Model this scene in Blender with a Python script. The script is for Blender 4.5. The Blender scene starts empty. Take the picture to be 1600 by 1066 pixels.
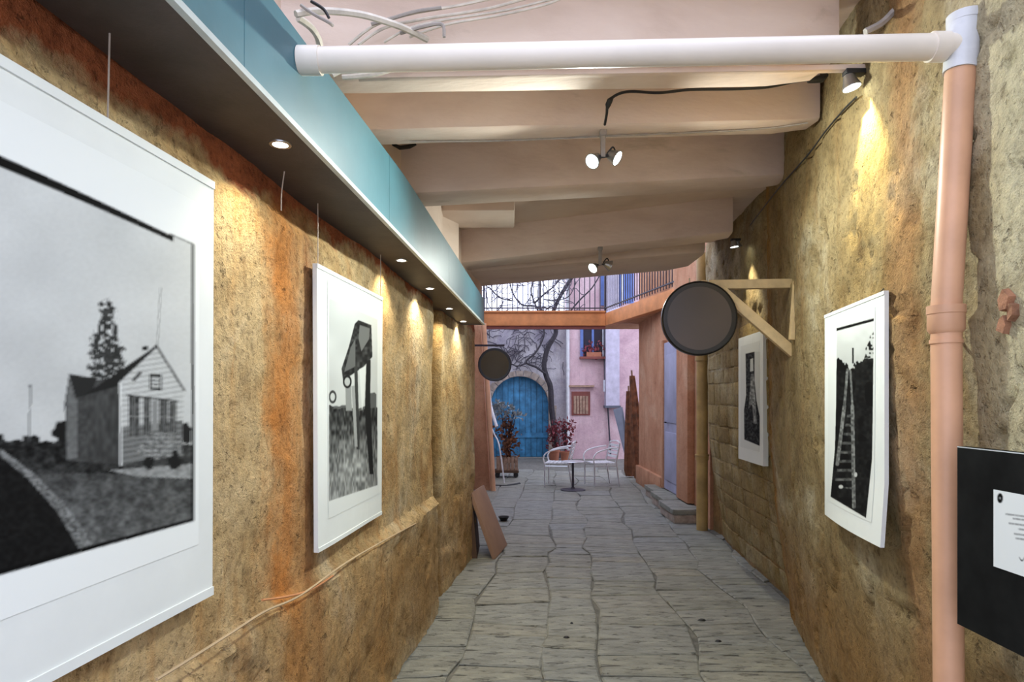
import bpy, bmesh, math, random
import numpy as np
from mathutils import Vector, Matrix, noise
PI = math.pi
R = math.radians
random.seed(7)
rng = np.random.default_rng(11)
scene = bpy.context.scene
C = scene.collection

# ------------------------------------------------------------------ camera, world, exposure
F, CX, HY, EYE = 1000.0, 800.0, 625.0, 1.6
cam_d = bpy.data.cameras.new('camera')
cam = bpy.data.objects.new('camera', cam_d); C.objects.link(cam)
cam.location = (0, 0, EYE); cam.rotation_euler = (PI / 2, 0, 0)
cam_d.sensor_width = 36; cam_d.lens = 36 * F / 1600
cam_d.shift_y = (HY - 533) / 1600
cam_d.clip_start = 0.02
scene.camera = cam

w = bpy.data.worlds.new('world'); scene.world = w; w.use_nodes = True
bg = w.node_tree.nodes['Background']
bg.inputs[0].default_value = (0.73, 0.78, 1.0, 1); bg.inputs[1].default_value = 2.4

vs = scene.view_settings
vs.view_transform = 'Standard'; vs.look = 'None'; vs.exposure = 0.22; vs.gamma = 1.0
vs.use_curve_mapping = False

# ------------------------------------------------------------------ helpers
def at(px, py, Y):
    return Vector(((px - CX) / F * Y, Y, EYE - (py - HY) / F * Y))

class MB:
    def __init__(self): self.v = []; self.f = []
    def add(self, vs_, fs):
        b = len(self.v); self.v += [tuple(p) for p in vs_]
        self.f += [tuple(b + i for i in f) for f in fs]; return self
    def box(self, x0, x1, y0, y1, z0, z1, M=None):
        p = [Vector((x, y, z)) for z in (z0, z1) for y in (y0, y1) for x in (x0, x1)]
        if M is not None: p = [M @ q for q in p]
        return self.add(p, [(0, 2, 3, 1), (4, 5, 7, 6), (0, 1, 5, 4), (2, 6, 7, 3), (0, 4, 6, 2), (1, 3, 7, 5)])
    def prism(self, bottom, top):
        n = len(bottom)
        return self.add(list(bottom) + list(top), [tuple(range(n))[::-1], tuple(range(n, 2 * n))] +
                        [(i, (i + 1) % n, n + (i + 1) % n, n + i) for i in range(n)])
    def bar(self, a, b, wd, ht, up=Vector((0, 0, 1))):
        a = Vector(a); b = Vector(b); d = (b - a).normalized()
        s = d.cross(up)
        if s.length < 1e-4: s = d.cross(Vector((0, 1, 0)))
        s.normalize(); u = s.cross(d).normalized()
        o = [s * wd / 2 * i + u * ht / 2 * j for i, j in ((-1, -1), (1, -1), (1, 1), (-1, 1))]
        return self.prism([a + q for q in o], [b + q for q in o])
    def tube(self, pts, r, n=8, caps=True):
        pts = [Vector(p) for p in pts]; m = len(pts)
        rr = r if isinstance(r, (list, tuple)) else [r] * m
        V = []; up = None
        for i, p in enumerate(pts):
            d = (pts[min(i + 1, m - 1)] - pts[max(i - 1, 0)]).normalized()
            if up is None:
                up = Vector((0, 0, 1)) if abs(d.z) < .9 else Vector((0, 1, 0))
            s = d.cross(up)
            if s.length < 1e-5: s = d.cross(Vector((1, 0, 0)))
            s.normalize(); up = s.cross(d).normalized()
            for k in range(n):
                a = 2 * PI * k / n
                V.append(p + (s * math.cos(a) + up * math.sin(a)) * rr[i])
        Fs = [(i * n + k, i * n + (k + 1) % n, (i + 1) * n + (k + 1) % n, (i + 1) * n + k) for i in range(m - 1) for k in range(n)]
        if caps: Fs += [tuple(range(n))[::-1], tuple((m - 1) * n + k for k in range(n))]
        return self.add(V, Fs)
    def lathe(self, prof, n=24, M=None):
        V = []; m = len(prof)
        for r, z in prof:
            for k in range(n):
                a = 2 * PI * k / n
                p = Vector((max(r, 1e-4) * math.cos(a), max(r, 1e-4) * math.sin(a), z))
                V.append(M @ p if M is not None else p)
        Fs = [(i * n + k, i * n + (k + 1) % n, (i + 1) * n + (k + 1) % n, (i + 1) * n + k) for i in range(m - 1) for k in range(n)]
        Fs += [tuple(range(n))[::-1], tuple((m - 1) * n + k for k in range(n))]
        return self.add(V, Fs)
    def build(self, name, mat, parent=None, bevel=0, smooth=True, recalc=True, seg=2):
        me = bpy.data.meshes.new(name)
        me.from_pydata(self.v, [], self.f)
        if recalc or bevel:
            bm = bmesh.new(); bm.from_mesh(me)
            if bevel:
                bmesh.ops.bevel(bm, geom=bm.edges[:], offset=bevel, segments=seg, affect='EDGES', profile=.6)
            if recalc: bmesh.ops.recalc_face_normals(bm, faces=bm.faces)
            bm.to_mesh(me); bm.free()
        if smooth:
            me.polygons.foreach_set('use_smooth', [True] * len(me.polygons))
            me.set_sharp_from_angle(angle=R(38))
        me.materials.append(mat)
        return link(name, me, parent)

def link(name, me, parent=None):
    o = bpy.data.objects.new(name, me); C.objects.link(o)
    if parent is not None: o.parent = parent; o.matrix_parent_inverse = parent_inv(parent)
    return o
def parent_inv(p):
    # parts sit at identity in the world, so only a thing's own placing has to be undone
    if p.parent is not None: return Matrix.Identity(4)
    return Matrix.LocRotScale(p.location, p.rotation_euler, p.scale).inverted()
def tag(o, label=None, cat=None, group=None, kind=None):
    if label: o['label'] = label
    if cat: o['category'] = cat
    if group: o['group'] = group
    if kind: o['kind'] = kind
    return o
def struct(o, label=None, cat=None): return tag(o, label, cat, kind='structure')
def thing(name, loc, label, cat, group=None):
    o = bpy.data.objects.new(name, None); C.objects.link(o); o.location = loc
    o.empty_display_size = .05
    return tag(o, label, cat, group)
def spline(pts, k=8):
    pts = [Vector(p) for p in pts]; out = []
    for i in range(len(pts) - 1):
        p0 = pts[max(i - 1, 0)]; p1 = pts[i]; p2 = pts[i + 1]; p3 = pts[min(i + 2, len(pts) - 1)]
        for j in range(k):
            t = j / k
            out.append(.5 * ((2 * p1) + (p2 - p0) * t + (2 * p0 - 5 * p1 + 4 * p2 - p3) * t * t + (3 * p1 - p0 - 3 * p2 + p3) * t ** 3))
    return out + [pts[-1]]

# ------------------------------------------------------------------ materials
def nt_new(name):
    m = bpy.data.materials.new(name); m.use_nodes = True
    nt = m.node_tree; b = nt.nodes['Principled BSDF']; return m, nt, b
def nd(nt, t, **kw):
    n = nt.nodes.new(t)
    for k, v in kw.items(): setattr(n, k, v)
    return n
def ramp(nt, stops, src=None):
    r = nd(nt, 'ShaderNodeValToRGB'); e = r.color_ramp.elements
    while len(e) < len(stops): e.new(.5)
    for el, (p, c) in zip(e, stops):
        el.position = p; el.color = (*c, 1) if len(c) == 3 else c
    if src is not None: nt.links.new(src, r.inputs[0])
    return r
def noise_n(nt, co, scale, detail=6, rough=.6, dist=0, stretch=None):
    n = nd(nt, 'ShaderNodeTexNoise'); n.inputs['Scale'].default_value = scale
    n.inputs['Detail'].default_value = detail; n.inputs['Roughness'].default_value = rough
    n.inputs['Distortion'].default_value = dist
    if stretch:
        mp = nd(nt, 'ShaderNodeMapping'); mp.inputs['Scale'].default_value = stretch
        nt.links.new(co, mp.inputs[0]); co = mp.outputs[0]
    nt.links.new(co, n.inputs['Vector']); return n.outputs[0]
def mixc(nt, fac, a, b, mode='MIX'):
    m = nd(nt, 'ShaderNodeMix', data_type='RGBA', blend_type=mode)
    for i, v in ((0, fac), (6, a), (7, b)):
        if isinstance(v, (int, float)): m.inputs[i].default_value = v
        elif isinstance(v, tuple): m.inputs[i].default_value = (*v, 1)
        else: nt.links.new(v, m.inputs[i])
    return m.outputs[2]
def mathn(nt, op, a, b=0., clamp=False):
    m = nd(nt, 'ShaderNodeMath', operation=op, use_clamp=clamp)
    for i, v in ((0, a), (1, b)):
        if isinstance(v, (int, float)): m.inputs[i].default_value = v
        else: nt.links.new(v, m.inputs[i])
    return m.outputs[0]
def bump(nt, b, h, strength=.5, dist=.02):
    n = nd(nt, 'ShaderNodeBump'); n.inputs['Strength'].default_value = strength; n.inputs['Distance'].default_value = dist
    nt.links.new(h, n.inputs['Height']); nt.links.new(n.outputs[0], b.inputs['Normal'])
def simple(name, col, rough=.6, metal=0., var=.12, scale=6., bmp=0., bscale=60., coat=0.):
    m, nt, b = nt_new(name)
    co = nd(nt, 'ShaderNodeTexCoord').outputs['Object']
    n = noise_n(nt, co, scale, 5)
    lo = tuple(max(0, c * (1 - var * 1.6)) for c in col); hi = tuple(min(1, c * (1 + var)) for c in col)
    r = ramp(nt, [(.3, lo), (.7, hi)], n)
    nt.links.new(r.outputs[0], b.inputs['Base Color'])
    b.inputs['Roughness'].default_value = rough; b.inputs['Metallic'].default_value = metal
    b.inputs['Coat Weight'].default_value = coat
    if bmp: bump(nt, b, noise_n(nt, co, bscale, 4), bmp, .01)
    return m
def emit(name, col, s):
    m, nt, b = nt_new(name)
    b.inputs['Base Color'].default_value = (*col, 1)
    b.inputs['Emission Color'].default_value = (*col, 1); b.inputs['Emission Strength'].default_value = s
    return m

def plaster(name, cols, stain=None, bands=(), pit=.5, streak=.6, bstr=.9, grit_c=1.0):
    """weathered lime / earth plaster: broad patches, vertical runs, pits, stains and painted shade at given places"""
    m, nt, b = nt_new(name)
    tc = nd(nt, 'ShaderNodeTexCoord').outputs['Object']
    big = noise_n(nt, tc, 1.3, 8, .62, .6)
    col = ramp(nt, [(.33, cols[0]), (.44, cols[1]), (.53, cols[2]), (.64, cols[3])], big).outputs[0]
    run = noise_n(nt, tc, 2.2, 6, .65, .3, (3, 3, .45))
    col = mixc(nt, mathn(nt, 'MULTIPLY', ramp(nt, [(.52, (0, 0, 0)), (.68, (1, 1, 1))], run).outputs[0], streak), col, cols[4])
    sx = nd(nt, 'ShaderNodeSeparateXYZ'); nt.links.new(tc, sx.inputs[0])
    wob = noise_n(nt, tc, 3.5, 6, .65)
    wobc = mathn(nt, 'MULTIPLY', mathn(nt, 'SUBTRACT', wob, .5), 1.0)
    for (axis, c0, half, soft, colr, amt, amp) in bands:      # stain and painted shade bands with ragged borders
        p = mathn(nt, 'ADD', sx.outputs[axis], mathn(nt, 'MULTIPLY', wobc, amp))
        d = mathn(nt, 'ABSOLUTE', mathn(nt, 'SUBTRACT', p, c0))
        k = mathn(nt, 'DIVIDE', mathn(nt, 'SUBTRACT', half, d), soft, True)
        k = mathn(nt, 'MULTIPLY', k, mathn(nt, 'MULTIPLY', mathn(nt, 'ADD', wob, .35), amt), True)
        col = mixc(nt, k, col, colr)
    fine = noise_n(nt, tc, 38, 6, .7)
    grit = noise_n(nt, tc, 130, 3, .7)
    mott = noise_n(nt, tc, 6.5, 7, .7, .8)
    col = mixc(nt, .8 * grit_c, col, ramp(nt, [(.3, (.55, .5, .43)), (.48, (.95, .95, .95)), (.7, (1.22, 1.2, 1.16))], mott).outputs[0], 'MULTIPLY')
    col = mixc(nt, .62 * grit_c, col, ramp(nt, [(.3, (.30, .26, .21)), (.47, (.95, .95, .95)), (.72, (1.3, 1.28, 1.22))], fine).outputs[0], 'MULTIPLY')
    speck = ramp(nt, [(.32, (1, 1, 1)), (.38, (0, 0, 0))], noise_n(nt, tc, 45, 3, .6)).outputs[0]
    col = mixc(nt, mathn(nt, 'MULTIPLY', speck, pit * .7), col, (.10, .06, .028))
    pits = ramp(nt, [(.30, (1, 1, 1)), (.37, (0, 0, 0))], noise_n(nt, tc, 11, 5, .7)).outputs[0]
    col = mixc(nt, mathn(nt, 'MULTIPLY', pits, pit), col, (.09, .05, .02))
    nt.links.new(col, b.inputs['Base Color'])
    b.inputs['Roughness'].default_value = .92; b.inputs['Specular IOR Level'].default_value = .2
    h = mathn(nt, 'ADD', mathn(nt, 'MULTIPLY', fine, .6), mathn(nt, 'MULTIPLY', grit, .35))
    h = mathn(nt, 'SUBTRACT', h, mathn(nt, 'MULTIPLY', pits, .5))
    h = mathn(nt, 'SUBTRACT', mathn(nt, 'ADD', h, mathn(nt, 'MULTIPLY', mott, .8)), mathn(nt, 'MULTIPLY', speck, .25))
    bump(nt, b, h, bstr, .03)
    return m

M = {}
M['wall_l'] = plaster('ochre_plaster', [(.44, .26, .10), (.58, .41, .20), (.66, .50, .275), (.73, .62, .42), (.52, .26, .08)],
    bands=[(1, 2.40, .20, .16, (.58, .23, .055), 1.0, .45), (1, 2.60, .09, .1, (.36, .13, .035), .9, .3),
           (2, .42, .50, .25, (.40, .22, .075), .7, .35), (2, 2.52, .22, .06, (.40, .12, .045), 1.5, .3),
           (1, 5.05, .22, .12, (.16, .085, .02), 1.0, .1)])  # last band paints the shade inside the wall groove
M['wall_r'] = plaster('olive_plaster', [(.22, .152, .065), (.32, .237, .112), (.385, .298, .155), (.50, .43, .28), (.29, .165, .06)],
    bands=[(1, 1.72, .16, .14, (.60, .55, .36), 1.0, .2), (2, .3, .6, .5, (.36, .19, .06), .8, .4), (1, 4.75, .22, .15, (.34, .17, .035), .9, .2),
           (1, 2.30, .14, .1, (.40, .20, .08), .7, .25)], streak=.5)
M['stone_r'] = plaster('coursed_stone', [(.24, .16, .058), (.33, .235, .09), (.38, .285, .125), (.46, .38, .21), (.29, .155, .045)], streak=.4)
M['pink_wall'] = plaster('pink_render', [(.50, .34, .37), (.58, .40, .43), (.62, .44, .46), (.66, .50, .52), (.48, .32, .35)], pit=.08, bstr=.35, grit_c=.35)
M['grey_wall'] = plaster('grey_render', [(.30, .28, .33), (.42, .40, .44), (.50, .48, .50), (.6, .58, .6), (.26, .24, .30)], pit=.2, bstr=.5, grit_c=.6)
M['orange_wall'] = plaster('orange_render', [(.42, .20, .11), (.50, .255, .145), (.54, .29, .17), (.58, .35, .22), (.36, .17, .09)], pit=.08, bstr=.3, grit_c=.4)
M['red_earth'] = simple('broken_brick', (.33, .16, .085), .95, var=.3, scale=20, bmp=.8)

def beam_mat():
    m, nt, b = nt_new('painted_beam')
    tc = nd(nt, 'ShaderNodeTexCoord').outputs['Object']
    col = ramp(nt, [(.3, (.64, .49, .39)), (.5, (.75, .60, .49)), (.7, (.81, .67, .56))], noise_n(nt, tc, 2.2, 7, .6, .4, (.6, 1, 1.6))).outputs[0]
    d = ramp(nt, [(.60, (0, 0, 0)), (.72, (1, 1, 1))], noise_n(nt, tc, 5, 7, .65, .3, (.35, 1, 1))).outputs[0]
    col = mixc(nt, mathn(nt, 'MULTIPLY', d, .45), col, (.42, .34, .22))
    nt.links.new(col, b.inputs['Base Color']); b.inputs['Roughness'].default_value = .8
    bump(nt, b, noise_n(nt, tc, 14, 6, .6, 0, (.3, 1, 1)), .35, .015)
    return m
M['beam'] = beam_mat()
def stone_mat():
    m, nt, b = nt_new('paving_slate')
    tc = nd(nt, 'ShaderNodeTexCoord').outputs['Object']
    oi = nd(nt, 'ShaderNodeObjectInfo').outputs['Random']
    a = ramp(nt, [(0, (.235, .24, .195)), (.35, (.265, .265, .215)), (.7, (.25, .26, .23)), (1, (.285, .275, .215))], oi).outputs[0]
    n = noise_n(nt, tc, 7, 8, .68, .5, (.45, 1.5, 1))
    col = mixc(nt, .8, a, ramp(nt, [(.3, (.5, .5, .48)), (.5, (.95, .95, .95)), (.7, (1.35, 1.33, 1.28))], n).outputs[0], 'MULTIPLY')
    cr = ramp(nt, [(.37, (1, 1, 1)), (.43, (0, 0, 0))], noise_n(nt, tc, 13, 7, .72, .6, (.45, 2.0, 1))).outputs[0]
    col = mixc(nt, mathn(nt, 'MULTIPLY', cr, .8), col, (.055, .052, .042))
    nt.links.new(col, b.inputs['Base Color']); b.inputs['Roughness'].default_value = .62
    h = mathn(nt, 'SUBTRACT', n, mathn(nt, 'MULTIPLY', cr, .35)); h = mathn(nt, 'ADD', h, mathn(nt, 'MULTIPLY', noise_n(nt, tc, 60, 4), .25))
    bump(nt, b, h, .8, .02)
    return m
M['paving'] = stone_mat()
M['mortar'] = simple('floor_mortar', (.165, .16, .135), .95, var=.25, scale=12, bmp=.6)
M['teal'] = simple('teal_panel', (.052, .165, .205), .42, var=.14, scale=2.0, bmp=.05, bscale=20)
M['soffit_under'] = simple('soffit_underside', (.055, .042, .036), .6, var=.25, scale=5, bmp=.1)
M['lip'] = simple('pale_edge_trim', (.50, .56, .54), .4)
M['pvc_white'] = simple('white_pvc', (.80, .73, .62), .32, var=.05, scale=3)
M['pvc_grey'] = simple('grey_pvc', (.62, .63, .64), .4, var=.1, scale=8)
M['pvc_peach'] = simple('peach_painted_pipe', (.70, .39, .225), .45, var=.12, scale=3)
M['pvc_olive'] = simple('ochre_painted_pipe', (.46, .31, .11), .5, var=.2, scale=4)
M['white'] = simple('white_canvas', (.76, .80, .77), .75, var=.03, scale=4)
M['black_paint'] = simple('black_painted_board', (.007, .0075, .007), .85, var=.4, scale=10)
M['black_paint'].node_tree.nodes['Principled BSDF'].inputs['Specular IOR Level'].default_value = .12
M['black'] = simple('black_plastic', (.012, .012, .012), .5)
M['wire_white'] = simple('pale_cable', (.66, .60, .50), .6, var=.15, scale=20)
M['wire_grey'] = simple('grey_conduit', (.36, .32, .28), .6, var=.15, scale=20)
M['steel'] = simple('steel', (.45, .46, .47), .3, .9, var=.05)
M['thin_wire'] = simple('hanging_wire', (.5, .42, .34), .5)
M['wood'] = simple('pine_wood', (.58, .42, .21), .6, var=.15, scale=9, bmp=.2)
M['brown_board'] = simple('brown_fibreboard', (.34, .20, .125), .75, var=.08, scale=5)
M['dark_board'] = simple('dark_board_and_shade', (.10, .055, .03), .8)  # dark boards, and the pieces that stand in for shadow
M['blue_door'] = simple('blue_paint', (.05, .24, .44), .6, var=.35, scale=5, bmp=.3, bscale=30)
M['stone_arch'] = simple('arch_stone', (.40, .33, .27), .9, var=.25, scale=8, bmp=.6)
M['grey_door'] = simple('grey_blue_door', (.36, .37, .50), .6, var=.12, scale=3)
M['orange_paint'] = simple('orange_fascia', (.62, .25, .085), .7, var=.15, scale=5, bmp=.2)
M['rail'] = simple('dark_iron', (.035, .03, .045), .5)
M['aluminium'] = simple('aluminium', (.72, .74, .78), .3, .6, var=.05)
M['white_metal'] = simple('white_lacquer', (.82, .84, .86), .35)
M['bark'] = simple('bark', (.035, .03, .035), .9, var=.3, scale=15, bmp=.6)
M['twig'] = simple('twig', (.09, .08, .10), .9, var=.3)
M['dry'] = simple('dry_leaves', (.22, .09, .04), .85, var=.4, scale=15)
M['pale_leaf'] = simple('pale_leaves', (.36, .40, .40), .8, var=.3, scale=15)
M['red_leaf'] = simple('red_leaves', (.26, .05, .06), .8, var=.4, scale=15)
M['terracotta'] = simple('terracotta', (.40, .15, .08), .8)
M['old_wood'] = simple('weathered_wood', (.34, .22, .15), .8, var=.25, scale=12, bmp=.3)
M['red_wood'] = simple('red_brown_frame', (.20, .055, .04), .7)
M['glass_dark'] = simple('dark_pane', (.02, .03, .05), .1)
M['blue_shutter'] = simple('blue_shutter', (.10, .17, .42), .6)
M['white_frame'] = simple('white_frame', (.72, .76, .82), .5)
M['canvas_brown'] = simple('brown_canvas', (.20, .08, .035), .85, var=.4, scale=8)
M['slate'] = simple('dark_grey_sheet', (.09, .10, .13), .6)
M['sign_face'] = None
M['lamp_cool'] = emit('lit_lamp_glass', (.86, 1.0, .96), 14)
M['lamp_warm'] = emit('lit_downlight_glass', (1.0, .93, .82), 16)

# ------------------------------------------------------------------ the shape of the passage
def lerp_tab(tab, y):
    if y <= tab[0][0]:
        (a, b), (c, d) = tab[0], tab[1]; return b + (y - a) * (d - b) / (c - a)
    for (a, b), (c, d) in zip(tab, tab[1:]):
        if y <= c: return b + (y - a) * (d - b) / (c - a)
    return tab[-1][1]
def sst(a, b, x):
    t = min(1, max(0, (x - a) / (b - a))); return t * t * (3 - 2 * t)
TL = [(0, -1.10), (4.80, -.593), (4.86, -.67), (5.12, -.675), (5.22, -.575), (6.6, -.385)]
TR = [(0, 1.15), (1.9, 1.385), (2.4, 1.43), (3.1, 1.545), (3.63, 1.635), (4.36, 1.81), (4.72, 1.90), (4.98, 2.05), (5.2, 2.09), (5.9, 2.15), (7.0, 2.25), (7.7, 2.36)]
PR = [(0, .15), (.3, .115), (.8, .05), (1.4, 0), (3.4, -.03)]
def fbm(p, s, o=4): return noise.fractal(Vector(p) * s, 1.0, 2.1, o)
def XL(y, z, rough=True):
    x = lerp_tab(TL, y)
    if rough:
        e = .86 + .03 * fbm((0, y, 0), 2.5) + (.0 if y < 4.4 else 0)
        if y < 4.78: x += .045 * (1 - sst(e - .03, e + .02, z))            # lower coat stands proud, ledge on top
        t = 2.27 + .06 * fbm((3, y, 1), 3)
        if y < 3.4: x -= .03 * sst(t - .02, t + .03, z) * (1 - sst(2.6, 3.4, y))   # plaster broken away under the soffit
        x += .014 * fbm((1, y, z), 1.3, 3) + .005 * fbm((4, y, z), 6, 4) + .004 * fbm((9, y, z), 22, 3)
        x -= .02 * sst(.3, .5, fbm((7, y, z), 6, 4)) * (.2 + .8 * (z < .8))
        if z < .84: x += .012 * fbm((12, y, z), 3.2, 4) + .007 * fbm((14, y, z), 11, 3)
    return x
def XR(y, z, rough=True):
    x = lerp_tab(TR, y) + lerp_tab(PR, max(z, 0))
    if rough:
        x -= .015 * fbm((21, y, z), 1.3, 3) + .006 * fbm((24, y, z), 6, 4) + .004 * fbm((29, y, z), 22, 3)
        x += .02 * sst(.34, .5, fbm((27, y, z), 7, 4))
    return x
def wall_grid(fn, y0, y1, z0, z1, st, flip, back):
    ny = int((y1 - y0) / st) + 1; nz = int((z1 - z0) / st) + 1
    V = []
    for j in range(nz):
        z = z0 + (z1 - z0) * j / (nz - 1)
        for i in range(ny):
            y = y0 + (y1 - y0) * i / (ny - 1)
            V.append((fn(y, z), y, z))
    Fs = []
    for j in range(nz - 1):
        for i in range(ny - 1):
            q = (j * ny + i, j * ny + i + 1, (j + 1) * ny + i + 1, (j + 1) * ny + i)
            Fs.append(q if flip else q[::-1])
    mb = MB(); mb.add(V, Fs)
    # closing faces: end and back so that the wall is a solid
    for col, y in ((0, y0), (ny - 1, y1)):
        b = len(mb.v)
        for j in range(nz): mb.v.append((back, y, z0 + (z1 - z0) * j / (nz - 1)))
        for j in range(nz - 1): mb.f.append((j * ny + col, (j + 1) * ny + col, b + j + 1, b + j))
    b = len(mb.v)
    mb.v += [(back, y0, z0), (back, y1, z0), (back, y1, z1), (back, y0, z1)]; mb.f.append((b, b + 1, b + 2, b + 3))
    return mb

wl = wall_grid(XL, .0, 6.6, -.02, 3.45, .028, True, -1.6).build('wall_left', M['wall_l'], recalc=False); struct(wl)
wr = wall_grid(XR, .0, 7.7, -.02, 3.45, .028, False, 2.95).build('wall_right', M['wall_r'], recalc=False); struct(wr)

# floor: mortar bed plus single slabs
fl = MB().box(-6, 7, .9, 24, -.12, -.016).build('floor', M['mortar'], smooth=False); struct(fl)
def paving():
    cols = [-1.35, -.86, -.42, .12, .52, 1.10, 1.62, 2.02, 2.55, 3.1]          # joint lines at the camera, running with the passage
    k = 0; g = .004; far = []; rest = MB()
    def jx(c, y): return cols[c] + .075 * (y - 3.0) + .10 * noise.noise(Vector((c * 7.7, y * .9, 0))) + .07 * noise.noise(Vector((c * 3.1, y * 2.6, 4)))
    def lim(y):
        a = lerp_tab(TL, y) - .02 if y < 6.6 else -.70
        b = lerp_tab(TR, y) + .16 if y < 7.7 else 2.46
        return a, (3.7 if y > 12.4 else b)
    def cut(c, y):
        a, b = lim(y); return min(max(jx(c, y), a), b)
    for c in range(len(cols) - 1):
        y = 1.6 + random.uniform(0, .4)
        sk0 = random.uniform(-.05, .05)
        while y < 14.4:
            d = random.choice((.17, .22, .28, .36, .48)) * random.uniform(.85, 1.15) * (1 if y < 8 else 1.6)
            y1 = y + d; sk1 = random.uniform(-.10, .10)
            ym = (y + y1) / 2
            x0, x1 = cut(c, ym), cut(c + 1, ym)
            if x1 - x0 > .07:
                pts = []
                for t in (0, .35, .7, 1):
                    pts.append((cut(c, y) * (1 - t) + cut(c + 1, y) * t, y + sk0 * (t - .5) + .02 * noise.noise(Vector((t * 3, y * 5, c)))))
                for t in (1, .65, .3, 0):
                    pts.append((cut(c, y1) * (1 - t) + cut(c + 1, y1) * t, y1 + sk1 * (t - .5) + .02 * noise.noise(Vector((t * 3, y1 * 5, c)))))
                cx = sum(p[0] for p in pts) / 8; cy = sum(p[1] for p in pts) / 8
                wx = max(.05, x1 - x0); wy = d
                pts = [(cx + (px - cx) * (1 - 2 * g / wx) , cy + (py - cy) * (1 - 2 * g / wy)) for px, py in pts]
                zt = random.uniform(-.005, .004); tx = random.uniform(-.014, .014); ty = random.uniform(-.014, .014)
                def top(p, q_):
                    dx, dy = p[0] - cx, p[1] - cy
                    sx_ = 1 - q_ / wx; sy_ = 1 - q_ / wy
                    return (dx * sx_, dy * sy_, zt + dx * tx + dy * ty)
                lowr = [(p[0] - cx, p[1] - cy, -.03) for p in pts]
                rim = [(q[0], q[1], q[2] - .007) for q in (top(p, 0) for p in pts)]
                tp = [top(p, .024) for p in pts]
                Fs = [tuple(16 + q for q in range(8))]
                for q in range(8):
                    Fs += [(q, (q + 1) % 8, 8 + (q + 1) % 8, 8 + q), (8 + q, 8 + (q + 1) % 8, 16 + (q + 1) % 8, 16 + q)]
                far.append((cy if cy > 2.9 else 99, cx, cy, lowr + rim + tp, Fs))
            y = y1; sk0 = sk1
    far.sort(key=lambda e: e[0])
    for key, cx, cy, V, Fs in far:
        if k < 295:
            me = bpy.data.meshes.new('paving_stone'); me.from_pydata(V, [], Fs); me.materials.append(M['paving'])
            o = bpy.data.objects.new('paving_stone', me); C.objects.link(o); o.parent = fl; o.location = (cx, cy, 0); k += 1
        else: rest.add([(a + cx, b + cy, c_) for a, b, c_ in V], Fs)
    if rest.v: tag(rest.build('paving_stones_beyond', M['paving'], fl, smooth=False, recalc=False), kind='stuff')
    return len(far)
n_stones = paving()

sf_ = MB().box(-9, 10, -9, .9, -.12, 0).build('floor_bounce', simple('pale_bounce_paving', (.55, .53, .49), .8, var=.1), smooth=False); struct(sf_)  # unseen pale ground behind the camera, added to bounce sky light inward

# coursed stone facing on the far part of the right wall
def stone_course():
    z = .02; r = 0
    while z < 2.15:
        h = random.uniform(.15, .24); y = 5.02 + random.uniform(0, .15)
        while y < 7.45:
            L = random.uniform(.24, .5); y1 = min(y + L, 7.6)
            if y1 - y > .1:
                g = .006; p = []
                for (yy, zz) in ((y + g, z + g), (y1 - g, z + g), (y1 - g, z + h - g), (y + g, z + h - g)):
                    p.append((yy + random.uniform(-.008, .008), zz + random.uniform(-.01, .01)))
                cy = (y + y1) / 2; cz = z + h / 2; d = random.uniform(.006, .014)
                def q(a, s, dd):
                    yy, zz = cy + (a[0] - cy) * s, cz + (a[1] - cz) * s
                    return (XR(yy, zz, False) - .015 * fbm((21, yy, zz), 1.3, 3) + dd, yy, zz)
                back = [q(a, 1, .05) for a in p]; mid = [q(a, 1, -d * .3) for a in p]; fr = [q(a, .9, -d) for a in p]
                mb = MB(); mb.add(back + mid + fr, [(8, 9, 10, 11)] + [(i, (i + 1) % 4, 4 + (i + 1) % 4, 4 + i) for i in range(4)] + [(4 + i, 4 + (i + 1) % 4, 8 + (i + 1) % 4, 8 + i) for i in range(4)])
                mb.build('stone_block', M['stone_r'], wr)
            y = y1
        z += h; r += 1
stone_course()
# broken brick showing in the wall beside the downpipe
for (py_, pz_, s_, a_) in ((1.735, 1.865, .040, .3), (1.712, 1.835, .034, 1.1), (1.74, 1.805, .030, 2.0)):
    mb = MB(); pts = []
    for k in range(5):
        a = a_ + k * 2 * PI / 5; rr = s_ * random.uniform(.7, 1.2)
        pts.append((py_ + rr * .7 * math.cos(a), pz_ + rr * math.sin(a)))
    xw = XR(py_, pz_)
    mb.prism([(xw + .03, a, b) for a, b in pts], [(xw - .016 + random.uniform(-.006, .006), py_ + (a - py_) * .8, pz_ + (b - pz_) * .8) for a, b in pts])
    mb.build('brick_fragment', M['red_earth'], wr)

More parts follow.
